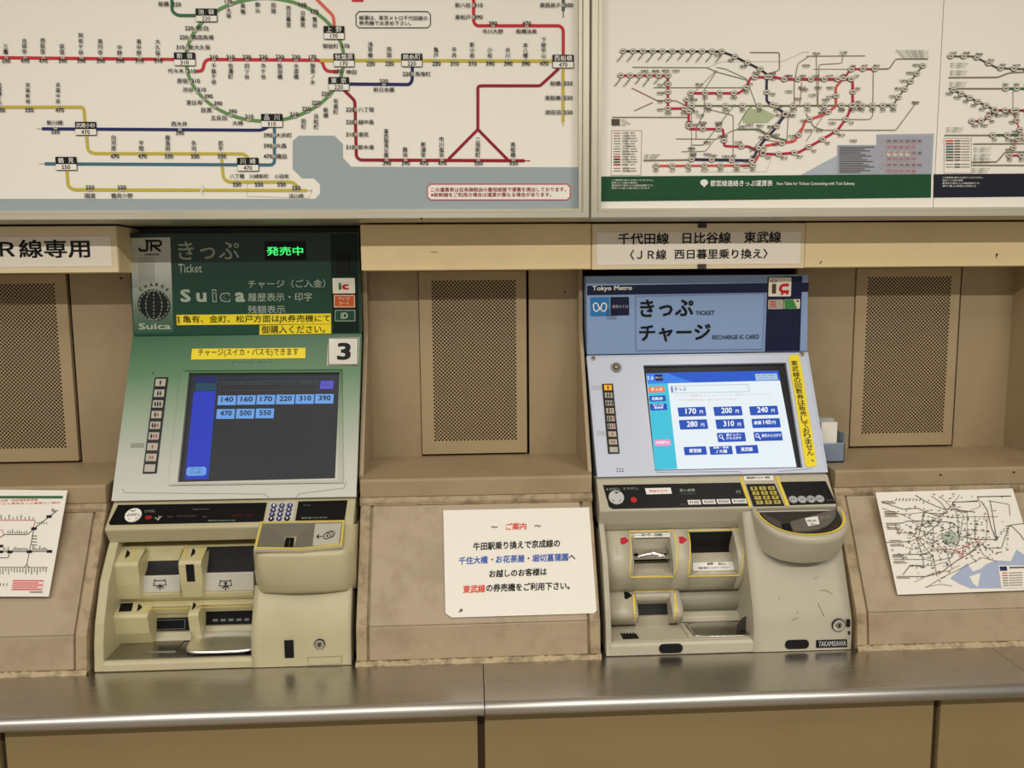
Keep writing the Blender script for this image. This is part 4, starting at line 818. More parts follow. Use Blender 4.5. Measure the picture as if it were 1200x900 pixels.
# raised moulding round the screen
def ring(pl, outer, inner, h, name, m, parent, h2=None, bev=0.0):
    mb = MB(); O = [pl.loc(*q) for q in outer]; I = [pl.loc(*q) for q in inner]; n = len(O); h2 = h if h2 is None else h2
    vs = [pl.at(a, b, -.0005) for a, b in O] + [pl.at(a, b, h) for a, b in O] + [pl.at(a, b, h2) for a, b in I] + [pl.at(a, b, -.0005) for a, b in I]
    fs = []
    for k in range(3):
        for i in range(n): j = (i + 1) % n; fs.append((k * n + i, k * n + j, (k + 1) * n + j, (k + 1) * n + i))
    mb.add(vs, fs); return mb.build(name, m, parent, bevel=bev)
ring(BPL, [(213, 434.5), (401, 433), (402.5, 566), (198, 569)], scr, .0035, 'screen_moulding', BZ, door, h2=-.002)
# groove of the raised lip under the screen, drawn as a flat line
mb = MB()
P = Print(BPL, door)
P.line(mat('door_shadow_line', S(150, 148, 138), .5), [(143, 573), (146, 577.5), (310, 579), (315, 583), (317, 584.5)], .8, 1, 'seam'); P.line(MATS['door_shadow_line'], [(347, 583), (351, 578.5), (403, 572), (406, 564)], .8, 1, 'seam')
P.text(TX, 'チャージ  カード', 271, 426.4, 320, 3, 1, res=1); P.rect(ink('worn_label', 146, 152, 136), 153.5, 519.5, 168.5, 524.5, 1, 'worn_label'); P.disc(MATTE, 179.3, 437, 1, 1, 'screw', 8); P.build()
o = tape(BPL, [(225.3, 409), (358.2, 407.8), (358, 420), (224, 421.6)], 'yellow tape on green door reading about charging', lm); P = Print(BPL, o, .0012)
P.text(BLACK, 'チャージ(スイカ・パスモ)できます', 232.5, 418.8, 350, 9.6, 1, .008, y1=417.8); P.build()
o = box_on(BPL, 384.5, 395.8, 420.5, 428.4, .0025, 'number_plate', mat('number_plate', S(204, 200, 186), .3, noise=.06, scale=30), lm, 0, .0006)
P = Print(BPL, o, .0025); P.line(MATTE, [(385.3, 396.6), (419.9, 396.6), (419.5, 427.7), (385.2, 427.7)], .9, 1, 'border', closed=True); P.text(BLACK, '3', 395, 422.4, 411, 20, 1, .045, res=5); P.build()
# passenger-count keys
def keystrip(pl, x0t, x1t, yt, x0b, x1b, yb, parent, lit=None):
    s_ = thing.__call__ if False else None
    mb = MB(); mb.slab(pl, [(x0t, yt), (x1t, yt - .4), (x1b, yb - .4), (x0b, yb)], .0022, -.0005); st = mb.build('key_strip', BLACKM, parent, bevel=.0004)
    n = 9; KM = mat('person_key', S(176, 170, 156), .4, noise=.05, scale=40); KL = glow('person_key_lit', S(255, 180, 40), .9)
    for i in range(n):
        f0 = (i + .16) / n; f1 = (i + .84) / n
        X = lambda f, a, b: a + (b - a) * f
        xa0, xb0 = X(f0, x0t, x0b) + 2, X(f0, x1t, x1b) - 1.9; xa1, xb1 = X(f1, x0t, x0b) + 2, X(f1, x1t, x1b) - 1.9; ya, yc = X(f0, yt, yb), X(f1, yt, yb)
        mb = MB(); mb.slab(pl, [(xa0, ya), (xb0, ya), (xb1, yc), (xa1, yc)], .0036, .002); k = mb.build('key', KL if lit == i else KM, st)
        if lit == i: k['label'] = 'key glowing amber'
        P = Print(pl, st, .0038); cx, cy = (xa0 + xb1) / 2, (ya + yc) / 2
        PR = ink('rose_figure', 176, 92, 84); spec = [(BLACK,), (BLACK, BLACK), (BLACK, BLACK, BLACK), (BLACK, PR), (BLACK, BLACK, PR), (BLACK, PR, PR), (PR,), (PR, PR), ()][i]
        for j, c in enumerate(spec):
            x = cx + (j - (len(spec) - 1) / 2) * 3.0; hh = 2.6 if c is BLACK else 1.9
            P.disc(c, x, cy - hh * .75, .8, 1, 'figure', 8); P.rect(c, x - .9, cy - hh * .35, x + .9, cy + hh * .5, 1, 'figure'); P.rect(c, x - .5, cy + hh * .4, x + .5, cy + hh * 1.1, 1, 'figure')
        P.build()
keystrip(BPL, 181.8, 197.3, 442.6, 167.4, 183.6, 555.2, lm)
# screen
def screen(pl, pix, off, name, m, parent):
    mb = MB(); mb.slab(pl, pix, off, off - .004); return mb.build(name, m, parent)
LCD = mat('lcd_glass', (.012, .012, .013), .35, emit=(.75, .8, 1), es=.022); LCD.node_tree.nodes['Principled BSDF'].inputs['Specular IOR Level'].default_value = .14
sc = screen(BPL, [(q[0], q[1]) for q in scr], -.0085, 'screen', LCD, lm); P = Print(BPL, sc, -.0083); z = zl(120, 390, 3.75)
GB1 = glow('lcd_blue', S(40, 62, 205), .75); GB2 = glow('lcd_dark_blue', S(28, 44, 120), .6); GK = glow('lcd_key', S(112, 168, 238), .85); GT = glow('lcd_teal', S(36, 84, 110), .6); GP = glow('lcd_violet', S(98, 92, 220), .75); GTX = glow('lcd_text', S(92, 98, 108), .6)
P.poly(GB2, z([(400, 188), (500, 188), (496, 214), (397, 216)]), 1, 'screen_bar'); P.poly(GT, z([(406, 216), (498, 216), (496, 248), (402, 250)]), 2, 'screen_bar'); P.poly(GB1, z([(396, 252), (494, 250), (460, 640), (356, 641)]), 1, 'screen_bar')
P.line(GT, z([(500, 190), (461, 640)]), .8, 2, 'screen_bar'); P.line(GT, z([(500, 194), (1030, 190)]), .7, 2, 'screen_bar'); P.line(GTX, z([(508, 210), (945, 206), (941, 246), (512, 250)]), .5, 2, 'screen_box', closed=True)
P.text(GTX, 'お金をお持ちの方は先に入れてください ご希望の方', *z([(522, 228)])[0], *z([(938, 226)])[:1][0][:1], 4.2, 3, .005, res=1)
P.poly(GP, z([(957, 207), (1014, 206), (1011, 242), (953, 243)]), 2, 'screen_key'); P.text(GTX, 'English', *z([(963, 230)])[0], z([(1003, 0)])[0][0], 3, 3, res=1)
def lkey(x0, x1, y0, y1, s):
    P.poly(GK, z([(x0 + 2, y0), (x1 + 2, y0), (x1 - 2, y1), (x0 - 2, y1)]), 2, 'screen_key')
    a = z([(x0 + 15, y1 - 13), (x1 - 13, y0 + 10)]); P.text(IK, s, a[0][0], a[0][1], a[1][0], 6, 3, .03)
for i, s in enumerate(('140', '160', '170', '220', '310', '390')): lkey(502 + i * 86, 583 + i * 86, 271 - i * 1.3, 313 - i * 1.3, s)
for i, s in enumerate(('470', '500', '550')): lkey(497 + i * 86.5, 577 + i * 86.5, 331 - i * 1.2, 374 - i * 1.2, s)
P.poly(GK, z([(372, 587), (445, 585), (452, 592), (450, 618), (440, 624), (370, 626), (363, 618), (365, 594)]), 2, 'screen_key'); P.text(IK, '(カード)', *z([(383, 602)])[0], z([(432, 0)])[0][0], 3, 3, res=1); P.text(IK, '(ご入金)', *z([(380, 616)])[0], z([(430, 0)])[0][0], 3, 3, res=1)
P.build()

# lower console
LX0, LX1 = -.6905, -.2265
TRZ = -.6765
XC0 = hx(297, 700, 1.50)
profile_body(lm, LX0, LX1, -.411, -.452, 1.55, IVORY, XC0, .017, TRZ)
SPL = iplane(1.597, -.411, 1.55, -.452)
def panel(pl, pix, name, m, parent, h=.0012, bev=.0004):
    mb = MB(); mb.slab(pl, pix, h, -.0008); return mb.build(name, m, parent, bevel=bev)
o = panel(SPL, [(138.5, 592), (313, 589.2), (308.5, 611.6), (129, 615.5), (127.6, 613)], 'display_panel', BLACKM, lm); P = Print(SPL, o, .0014); z = zl(110, 575, 7.5)
P.text(PG, 'とりけし', *z([(446, 196)])[0], z([(540, 0)])[0][0], 3, 1, res=1); P.disc(ink('cancel_red', 150, 30, 40), *z([(483, 240)])[0], 4.4, 1, 'cancel_button', 14, ry=2.8)
P.line(PG, z([(540, 240), (566, 262), (598, 228)]), 1, 1, 'arrow'); P.line(PG, z([(568, 258), (576, 226)]), 1, 1, 'arrow')
FT = ink('faint_print', 112, 116, 112)
P.text(FT, 'Ticket Amount', *z([(868, 174)])[0], z([(1012, 0)])[0][0], 1.8, 1, res=1); P.text(FT, 'Count', *z([(645, 240)])[0], z([(695, 0)])[0][0], 1.8, 1, res=1); P.text(FT, 'Adjustment Fare', *z([(728, 236)])[0], z([(900, 0)])[0][0], 1.8, 1, res=1); P.text(FT, 'Yen', *z([(958, 240)])[0], z([(990, 0)])[0][0], 1.8, 1, res=1)
P.text(PG, '使用可能1000 2000 5000 10000', 244, 611.6, 276, 1.6, 1, res=1, y1=611); P.text(ink('dim_led', 92, 24, 24), '0000  000', 272, 606.5, 296, 3.2, 1, res=1); P.build()
kb = MB(); kb.disc(SPL, *z([(350, 222)])[0], 9.6, .004, 0, 28, ry=9.6); o = kb.build('call_button', WHITE, lm, bevel=.0008); o['label'] = 'round white call button'
P = Print(SPL, o, .0041); P.text(BLACK, 'よびだし', 149, 606.5, 165, 3.6, 1, .02, res=1); P.line(BLACK, z([(325, 184), (350, 192), (375, 182)]), 1, 1, 'mark'); P.poly(BLACK, z([(300, 250), (322, 262), (318, 266)]), 1, 'mark'); P.poly(BLACK, z([(366, 258), (388, 246), (384, 256)]), 1, 'mark'); P.build()
o = panel(SPL, [(349.8, 587.8), (407.3, 586.4), (403.6, 611.2), (345.5, 612.6)], 'coin_panel', BLACKM, lm); P = Print(SPL, o, .0014); P.text(FT, 'Coin', 356, 593.4, 364, 1.8, 1, res=1); P.text(PG, '使用可能 10 50 100 500', 353.5, 608.6, 383.5, 1.8, 1, res=1, y1=607.8); P.build()
o = panel(SPL, [(316, 588.2), (347, 587.6), (343.2, 613), (311.2, 613.6)], 'keypad', SLV, lm)
KB = mat('key_violet', S(56, 52, 110), .35)
zz = zl(260, 575, 7.5)
for r_ in range(4):
    for c in range(3):
        x, y = 460 + c * 70 - r_ * 8.5, 138 + r_ * 38.5 - c * 1.5
        mb = MB(); qx, qy = zz([(x, y)])[0]; mb.disc(SPL, qx, qy, 3.3, .0035, .001, 12, ry=3.1); k = mb.build('key', KB if r_ < 3 or c == 1 else MATTE, o)
        P = Print(SPL, o, .0037); P.text(WHITE, '123456789*0#'[r_ * 3 + c], qx - 1.1, qy + 1.3, qx + 1.1, 2.8, 1, .03, res=1); P.build()

# upper and lower slot units
Xin0 = LX0 + .015; Xin1 = XC0 + .006
U = [(1.64, -.494), (1.588, -.4975), (1.546, -.516), (1.542, -.522), (1.545, -.560), (1.552, -.590), (1.562, -.600), (1.64, -.602)]
Lp = [(1.64, -.5985), (1.564, -.600), (1.527, -.6105), (1.523, -.616), (1.530, -.650), (1.545, -.6765), (1.64, -.6765)]
def seg(prof, a, b, name='slot_unit', m=IVORY2, bev=.0015): mb = MB(); mb.extr(prof, a, b); return mb.build(name, m, lm, bevel=bev)
xu = [hx(162.5, 665, 1.545), hx(209.5, 665, 1.545), hx(236.5, 665, 1.545), hx(294, 665, 1.545)]
seg(U, Xin0, xu[0]); seg(U, xu[1], xu[2])
def zz_(y, d, x=220): return hz(x, y, d)
def slot(a, b, ztop, zb1, zb2, icon, c0, flare=.004):
    # sloping throat, black shutter, silver plate
    mb = MB(); mb.extr([(1.64, -.494), (1.588, -.4975), (1.580, ztop), (1.64, ztop)], a - .001, b + .001); mb.build('slot_throat', IVORY2, lm, bevel=.0008)
    mb = MB(); rows = []
    for (d, zc) in ((1.583, ztop + .001), (1.576, (ztop + zb1) / 2), (1.566, zb1)): rows.append([W(a, d, zc), W(b, d, zc)])
    mb.grid(rows); mb.build('shutter', MATTE, lm, smooth=True)
    mb = MB(); mb.extr([(1.64, zb1 + .0005), (1.562, zb1), (1.557, zb2), (1.64, zb2)], a, b); p = mb.build('slot_plate', mat('slot_plate_silver', S(206, 202, 190), .35, .2), lm, bevel=.0006)
    mb = MB(); mb.extr([(1.64, zb2 - .0003), (1.549, zb2 - .0003), (1.552, -.590), (1.562, -.600), (1.64, -.602)], a - .001, b + .001); mb.build('slot_lip', IVORY2, lm, bevel=.0012)
    return iplane(1.562, zb1, 1.557, zb2), p
pl1, p1 = slot(xu[0], xu[1], zz_(656, 1.583), zz_(674, 1.562), zz_(693.5, 1.557), 0, 0)
pl2, p2 = slot(xu[2], xu[3], zz_(641, 1.583), zz_(672.5, 1.562), zz_(693.5, 1.557), 0, 0)
for pl, p, cx_, cy_ in ((pl1, p1, 187.7, 684), (pl2, p2, 264.5, 684.5)):
    P = Print(pl, p, .0006); P.line(BLACK, [(cx_ - 6.2, cy_ - 3.5), (cx_ + 6, cy_ - 4), (cx_ + 7, cy_ + 1.5), (cx_ - 7.6, cy_ + 2.2)], .7, 1, 'icon', closed=True)
    P.line(BLACK, [(cx_, cy_ + 7), (cx_, cy_ + 2.5)], 1.2, 1, 'icon'); P.line(BLACK, [(cx_ - 3.8, cy_ + 5), (cx_, cy_ + 1.2), (cx_ + 3.8, cy_ + 5)], 1.2, 1, 'icon')
    P.disc(BLACK, cx_ - 6, cy_ - 4, 1, 1, 'icon', 6); P.disc(BLACK, cx_ + 5.6, cy_ - 4.4, 1, 1, 'icon', 6)
    if cx_ > 200: P.text(BLACK, '¥', cx_ - 2, cy_ + 1, cx_ + 2, 4, 1, .03, res=1)
    P.build()
for a, s_ in ((xu[0], -1), (xu[1], 1), (xu[2], -1)):          # slanted jambs
    mb = MB(); w_ = .006 * s_
    mb.add([W(a, 1.5455, -.5165), W(a - w_ * 0, 1.5455, -.588), W(a - w_, 1.60, -.50), W(a - w_, 1.60, -.60)], [(0, 1, 3, 2)]); mb.build('slot_jamb', IVORY2, lm)
UP = iplane(1.588, -.4975, 1.546, -.516); UF = iplane(1.542, -.522, 1.545, -.560); LT = iplane(1.564, -.600, 1.527, -.6105); LF = iplane(1.523, -.616, 1.530, -.650)
P = Print(UP, lm, .0008); z = zl(110, 575, 7.5); 
for q in ([(293, 522), (318, 545), (312, 572), (272, 598)], [(870, 508), (893, 530), (888, 556), (850, 585)]): P.poly(BLACK, z(q), 1, 'arrow')
P.line(YLINE, z([(365, 492), (345, 600), (325, 622)]), .8, 1, 'yellow_line'); P.line(YLINE, z([(820, 478), (795, 612)]), .8, 1, 'yellow_line'); P.line(YLINE, z([(955, 490), (940, 590), (920, 605)]), .8, 1, 'yellow_line'); P.build()
box_on(UF, 217.6, 661.5, 228.8, 681.2, .0012, 'sensor_window', BLACKM, lm)
xl_ = [hx(138, 730, 1.527), hx(174, 730, 1.527), hx(221, 730, 1.527), hx(233.5, 730, 1.527), hx(297, 730, 1.527)]
seg(Lp, Xin0, xl_[1]); seg(Lp, xl_[2], xl_[3])
for a, b, nm_ in ((xl_[1], xl_[2], 0), (xl_[3], Xin1, 1)):
    t0, t1, t2 = (zz_(723.5, 1.566), zz_(739, 1.560), zz_(749, 1.555)) if nm_ == 0 else (zz_(717.5, 1.566), zz_(733.5, 1.560), zz_(745, 1.555))
    mb = MB(); mb.extr([(1.64, -.5985), (1.564, -.600), (1.552, -.606), (1.566, t0), (1.64, t0)], a - .001, b + .001); mb.build('slot_throat', IVORY2, lm, bevel=.0008)
    mb = MB(); mb.extr([(1.64, t0 + .0005), (1.569, t0), (1.563, t1), (1.64, t1)], a, b); sh = mb.build('shutter', BLACKM, lm)
    mb = MB(); mb.extr([(1.64, t1 - .0004), (1.558, t1 - .0004), (1.548, t2), (1.55, -.676), (1.64, -.676)], a, b); mb.build('slot_lip', mat('slot_silver', S(160, 154, 128), .4, .2), lm, bevel=.001)
    pl = iplane(1.569, t0, 1.563, t1); P = Print(pl, sh, .0004)
    if nm_: 
        P.line(FT, [(237, 734.3), (297, 732.6)], .8, 1, 'edge')
        for k in range(5): P.rect(FT, 249.5 + k * 9.2, 725.4 - k * .2, 255.5 + k * 9.2, 728.2 - k * .2, 1, 'mark')
        P.rect(FT, 237, 726.4, 240.5, 728.2, 1, 'mark')
    else: P.line(FT, [(178, 727), (217, 725.8), (216.5, 736.5), (178, 738)], .7, 1, 'edge', closed=True)
    P.build()
P = Print(LT, lm, .0008); z = zl(100, 680, 6)
for q in ([(375, 165), (400, 188), (395, 200), (362, 222)], [(762, 155), (780, 175), (775, 192), (748, 212)]): P.poly(BLACK, z(q), 1, 'arrow')
P.line(BLACK, z([(785, 200), (800, 184), (868, 182)]), .8, 1, 'arrow'); P.line(YLINE, z([(420, 225), (435, 208), (720, 200)]), .9, 1, 'yellow_line'); P.line(YLINE, z([(400, 168), (720, 160)]), .6, 1, 'yellow_line'); P.line(YLINE, z([(790, 195), (1160, 186)]), .9, 1, 'yellow_line'); P.build()
mb = MB(); mb.slab(LT, z([(250, 167), (337, 163), (324, 218), (234, 222)]), .0015, -.001); mb.build('sensor_window', BLACKM, lm)

# stainless tray with the coin cup
TS = mat('tray_steel', (.46, .44, .40), .24, 1.0, noise=.08, scale=20)
mb = MB(); mb.box(Xin0, Xin1, 1.4785, 1.66, TRZ - .006, TRZ); mb.build('tray', TS, lm, bevel=.0008)
TP = Plane(W(0, 1.5, TRZ), (1, 0, 0), (0, 1, 0))
def cup(parent, x0, x1, dback, dfront, zt, depth, m, name='coin_cup', strips=True):
    mb = MB(); rows = []; n = 28
    for k, f, dz in ((0, 1.0, .0), (1, .985, .004), (2, .95, .004), (3, .86, -depth * .2), (4, .6, -depth * .3), (5, .25, -depth * .34), (6, .02, -depth * .34)):
        r = []
        for i in range(n):
            a = 2 * math.pi * i / n; c, s_ = math.cos(a), math.sin(a); e = .5
            ux = math.copysign(abs(c) ** e, c); uy = math.copysign(abs(s_) ** e, s_)
            r.append(W((x0 + x1) / 2 + (x1 - x0) / 2 * f * ux, (dback + dfront) / 2 - (dback - dfront) / 2 * f * uy, zt + .003 + dz + .009 * (1 - f * uy) / 2))
        rows.append(r)
    mb.grid(rows, closed=True); mb.build(name, m, parent, smooth=True)
cx0 = hx(222, 760, 1.52); cup(lm, cx0, Xin1 - .002, 1.552, 1.482, TRZ + .001, .008, mat('cup_steel', (.86, .84, .80), .36, 1.0))
for px in (257, 269):  # two raised polished strips inside the coin cup
    X = hx(px, 758, 1.52); mb = MB(); mb.box(X - .0018, X + .0018, 1.505, 1.542, TRZ + .001, TRZ + .0045); mb.build('cup_rib', CHROME, lm, bevel=.0012)
mb = MB(); mb.slab(TP, [(176, 752.5), (216, 751.8), (206, 764), (168, 765)], .0022, -.001); mb.build('ticket_rest', TS, lm, bevel=.001)

# right-hand column with the coin intake bulge
X0c, X1c = XC0, LX1
def loft(name, prof, X0, X1, m, parent, bow=0.0, nx=14, back=1.64, power=2.0, rr=.0):
    """profile (d, z, weight of the bow) swept over X; the ends curve back"""
    rows = []
    for i in range(nx + 1):
        t = -1 + 2 * i / nx; X = X0 + (X1 - X0) * i / nx
        rows.append([W(X, d + bow * w * abs(t) ** power + (rr * w * max(0, abs(t) - .86) / .14 if rr else 0), zc) for d, zc, w in prof])
    mb = MB(); mb.grid(rows)
    n = len(prof)
    for r0 in (0, nx):
        b0 = W(X0 if r0 == 0 else X1, back, prof[0][1]); b1 = W(X0 if r0 == 0 else X1, back, prof[-1][1]); k = len(mb.v); mb.v += [tuple(b0), tuple(b1)]
        mb.f.append(tuple(range(r0 * n, r0 * n + n)) + (k + 1, k))
    o = mb.build(name, m, parent); 
    for p in o.data.polygons: p.use_smooth = len(p.vertices) == 4
    return o
loft('column', [(1.512, -.555, 0), (1.502, -.575, 0), (1.490, -.598, 0), (1.478, -.622, 0), (1.472, -.640, 0), (1.4695, -.660, 0), (1.4685, ZC + .001, 0)], X0c, X1c, IVORY, lm)
zt_ = -.4555
loft('intake_bulge', [(1.552, -.4535, 0), (1.500, -.4745, 1), (1.486, -.4805, 1), (1.478, -.4855, 1), (1.4755, -.493, 1), (1.480, -.530, 1), (1.488, -.560, 1), (1.494, -.5665, 1), (1.52, -.569, 0)], X0c + .001, hx(414, 660, 1.49), IVORY, lm, bow=.012, nx=22, rr=.022)
IP = iplane(1.552, -.4535, 1.486, -.4805)
rim_o = [(305, 613.4), (404.6, 612), (401.6, 642.6), (352, 648), (297.5, 647)]; rim_i = [(308.5, 616.3), (401.2, 614.6), (398.3, 639.8), (352, 644.3), (301.5, 643.6)]
r_ = ring(IP, rim_o, rim_i, .006, 'intake_rim', IVORY, lm, bev=.001)
P = Print(IP, r_, .0063); P.line(YLINE, [(307, 615.3), (402.6, 613.4), (399.8, 641), (352, 646), (299.8, 645.2)], 1.5, 1, 'yellow_line', closed=True); P.build()
# funnel of the coin intake
MET = mat('intake_metal', S(150, 144, 130), .35, .5)
mb = MB(); hh = .0055
g = lambda x, y, o_: IP.p(x, y, o_)
v_ = [g(308.5, 616.3, hh), g(301.5, 643.6, hh), g(333, 643, .0002), g(335, 630.5, -.0006), g(345, 630.5, -.0006), g(344, 643.4, .0002), g(370, 616, hh), g(367, 643, hh)]
mb.add(v_, [(0, 1, 2, 3), (0, 3, 4, 6), (6, 4, 5, 7)]); mb.build('coin_funnel', MET, lm)
mb = MB(); mb.slab(IP, [(335, 630.5), (345, 630.5), (343.5, 643.8), (332.5, 643.8)], .0012, .0004); mb.build('coin_slot', BLACKM, lm)
mb = MB(); mb.slab(IP, [(339.5, 634), (340.6, 634), (339.2, 643), (338.2, 643)], .003, .0006); mb.build('slot_divider', TS, lm)
mb = MB(); mb.slab(IP, [(369.5, 617), (400.5, 615.6), (397.5, 640), (366.5, 642)], .0055, .0005); o = mb.build('coin_label', mat('label_silver', S(200, 196, 182), .35, .1), lm, bevel=.0004)
P = Print(IP, o, .0057); z = zl(260, 575, 7.5)
P.line(BLACK, z([(838, 425), (885, 425)]), 1.3, 1, 'icon'); P.line(BLACK, z([(858, 405), (838, 425), (856, 443)]), 1.3, 1, 'icon')
P.disc(BLACK, *z([(926, 420)])[0], 4.4, 1, 'icon', 16, ry=6.2, r_in=3.5); P.disc(BLACK, *z([(944, 411)])[0], 4.8, 1, 'icon', 12, ry=6.6, r_in=4.1, a0=-70, a1=140); P.disc(BLACK, *z([(960, 405)])[0], 4.8, 1, 'icon', 12, ry=6.6, r_in=4.1, a0=-70, a1=140); P.text(BLACK, '¥', *z([(918, 433)])[0], z([(934, 0)])[0][0], 3.6, 1, .03, res=1); P.build()
CP1 = vplane(1.4688)
box_on(CP1, 333, 750.4, 344.6, 770.8, .001, 'sensor_window', BLACKM, lm)
def lock(pl, cx_, cy_, r, parent, base=0.0):
    mb = MB(); mb.disc(pl, cx_, cy_, r, base + .0025, base - .001, 24); o = mb.build('lock', CHROME, parent, bevel=.0008)
    mb = MB(); mb.disc(pl, cx_, cy_, r * 1.14, base + .0006, base - .001, 24); mb.build('lock_ring', MATTE, o)
    mb = MB(); mb.disc(pl, cx_, cy_, r * .55, base + .0034, base, 18); mb.build('lock_core', mat('lock_core', S(150, 140, 120), .3, .9), o)
    mb = MB(); mb.rslab(pl, cx_ - r * .1, cy_ - r * .3, cx_ + r * .1, cy_ + r * .3, base + .0038, base + .003); mb.build('keyway', MATTE, o)
lock(CP1, 374.6, 754.8, 5.6, lm)
P = Print(CP1, lm, .0004); P.line(ink('seam', 150, 142, 108), [(360.5, 770.6), (400, 768.6), (400.4, 777.8), (360.8, 779.6)], .6, 1, 'seam', closed=True); P.build()
P = Print(vplane(1.4775), lm, 0)
# ------------------------------------------------------------------ RIGHT: blue machine
rm = thing('ticket_machine', 'ticket machine with pale blue header, bright white screen and yellow-edged coin bowl', 'ticket machine', W(.48, 1.6, ZC))
HB = mat('header_blue', S(138, 164, 206), .3, noise=.03, scale=5); NVY = ink('navy_film', 30, 34, 62, rough=.3)
L = [HP.loc(*q) for q in ((686.7, 323.5), (947.5, 321.5), (946.5, 412), (688, 416))]
mb = MB(); mb.prism([HP.at(a, b, 0) for a, b in L], [HP.at(a, b, -.045) for a, b in L]); hd = mb.build('header_panel', HB, rm, bevel=.002)
z = zl(680, 310, 3.75); P = Print(HP, hd)
P.poly(NVY, z([(30, 93), (1004, 78), (1003, 120), (30, 135)]), 1, 'band'); P.poly(NVY, z([(823, 55), (975, 50), (965, 379), (811, 382)]), 1, 'band')
P.text(WHITE, 'Tokyo Metro', 694, 342.2, 740.5, 7, 3, .025, y1=341.4, sk=.2)
P.poly(ink('logo_blue', 44, 120, 184), z([(43, 145), (127, 143), (128, 226), (45, 228)]), 1, 'silver_panel'); P.poly(NVY, z([(132, 143), (214, 142), (215, 223), (133, 225)]), 1, 'silver_panel')
P.line(WHITE, z([(69, 207), (59, 197), (57, 178), (65, 168), (76, 172), (86, 200), (96, 172), (107, 168), (115, 178), (113, 197), (103, 207)]), 1.4, 3, 'emblem', rnd=.9); P.line(WHITE, z([(69, 207), (77, 203), (79, 194)]), 1.2, 3, 'emblem'); P.line(WHITE, z([(103, 207), (95, 203), (93, 194)]), 1.2, 3, 'emblem')
P.text(ink('dim_white', 180, 184, 196), '東京メトロ', 717.5, 361.2, 735.5, 4, 3, .012)
for i in range(5):
    for j in range(5):
        if (i in (0, 4)) + (j in (0, 4)) < 2 or True: P.disc(MATTE, 711.8 + i * 2.4, 363 + j * 2.6, .65, 4, 'speaker_dots', 6)
P.text(BLACK, 'きっぷ', 750, 371.6, 812.4, 20.4, 3, .035, y1=370.4); P.text(BLACK, 'チャージ', 749, 400.6, 832.6, 20, 3, .035, y1=399.2)
P.text(NVY, 'TICKET', 815, 369.2, 837.2, 4.9, 3, .02); P.text(NVY, 'RECHARGE IC CARD', 834.7, 397.8, 889.3, 5, 3, .012, y1=397); P.build()
ring(HP, z([(243, 139), (812, 126), (801, 372), (244, 378)]), z([(246, 142), (808, 129), (797, 368.5), (247, 374.5)]), .0012, 'window_bead', HB, hd)
P = Print(HP, hd); P.line(ink('bead_line', 96, 114, 146), z([(243, 139), (812, 126), (801, 372), (244, 378)]), .6, 3, 'border', closed=True); P.build()
o = sticker(HP, 900.8, 325.4, 926.4, 347.2, CREAM, 'cream sticker with a red and grey sign', rm, base=.0012); P = Print(HP, o, .0021); ICR = ink('ic_red', 196, 40, 40)
P.disc(ink('ic_olive', 150, 138, 110), 906.6, 329.6, 3.4, 1, 'emblem', 14, ry=1.9, r_in=2.4); P.rect(ink('ic_brown', 84, 68, 50), 904.4, 332.8, 908.8, 344, 1, 'emblem')
P.line(ICR, [(924, 334), (916.5, 334), (914, 337), (914, 339.5), (916.5, 342), (924, 341.6)], 3.3, 1, 'emblem', rnd=1.5); P.disc(ICR, 916, 344.3, 1.5, 1, 'emblem', 10); P.disc(ICR, 922, 343.9, 1.5, 1, 'emblem', 10); P.build()
o = sticker(HP, 900, 351.2, 917.2, 362.2, mat('foil_silver', S(196, 186, 170), .3, .5), 'small silver sticker with red stripes', rm, base=.0012); P = Print(HP, o, .0021)
for i in range(3): P.rect(RED, 902, 353 + i * 2.7, 908.6, 354.3 + i * 2.7, 1, 'mark')
P.build()
o = sticker(HP, 918.6, 350.8, 936.8, 361.8, CREAM, 'small green and cream sticker', rm, base=.0012); P = Print(HP, o, .0021)
P.poly(ink('sticker_green', 62, 134, 74), [(918.8, 351), (929, 350.9), (933.5, 361.6), (918.9, 361.8)], 1, 'mark'); P.poly(ink('sticker_pale', 204, 206, 160), [(929, 350.9), (932, 350.9), (936, 361.6), (933.5, 361.6)], 1, 'mark'); P.text(BLACK, '●', 933, 354, 935.6, 2.4, 1, res=1); P.build()

# sloping screen door
RPL = iplane(1.7275, -.1505, 1.600, -.3845)
DOORM = mat('door_pale_blue', S(200, 208, 226), .3, noise=.02, scale=4)
q4 = [(687.5, 417), (946.6, 413), (970.2, 553.6), (700, 559.2)]; scr = [(753.9, 428), (921.3, 424.8), (940.8, 548), (767.5, 551.6)]
def door_mesh(pl, q4, scr, m, parent):
    mb = MB(); A = [pl.loc(*q) for q in q4]; B_ = [pl.loc(*q) for q in scr]
    vs = [pl.at(a, b, 0) for a, b in A] + [pl.at(a, b, 0) for a, b in B_] + [pl.at(a, b, -.009) for a, b in B_] + [pl.at(a, b, -.014) for a, b in A]
    mb.add(vs, [(0, 1, 5, 4), (1, 2, 6, 5), (2, 3, 7, 6), (3, 0, 4, 7), (4, 5, 9, 8), (5, 6, 10, 9), (6, 7, 11, 10), (7, 4, 8, 11), (0, 1, 13, 12), (1, 2, 14, 13), (2, 3, 15, 14), (3, 0, 12, 15)])
    return mb.build('screen_door', m, parent)
door = door_mesh(RPL, q4, scr, DOORM, rm)
ring(RPL, q4, [(689.5, 418.6), (944.8, 414.8), (967.6, 552), (702, 557.4)], .0012, 'door_edge', DOORM, door, bev=.0004)
mb = MB(); mb.extr([(1.735, -.1535), (1.80, -.1535), (1.80, -.3835), (1.622, -.3835)], XR0 + .008, XR1 - .011); mb.build('housing', MATTE, rm)
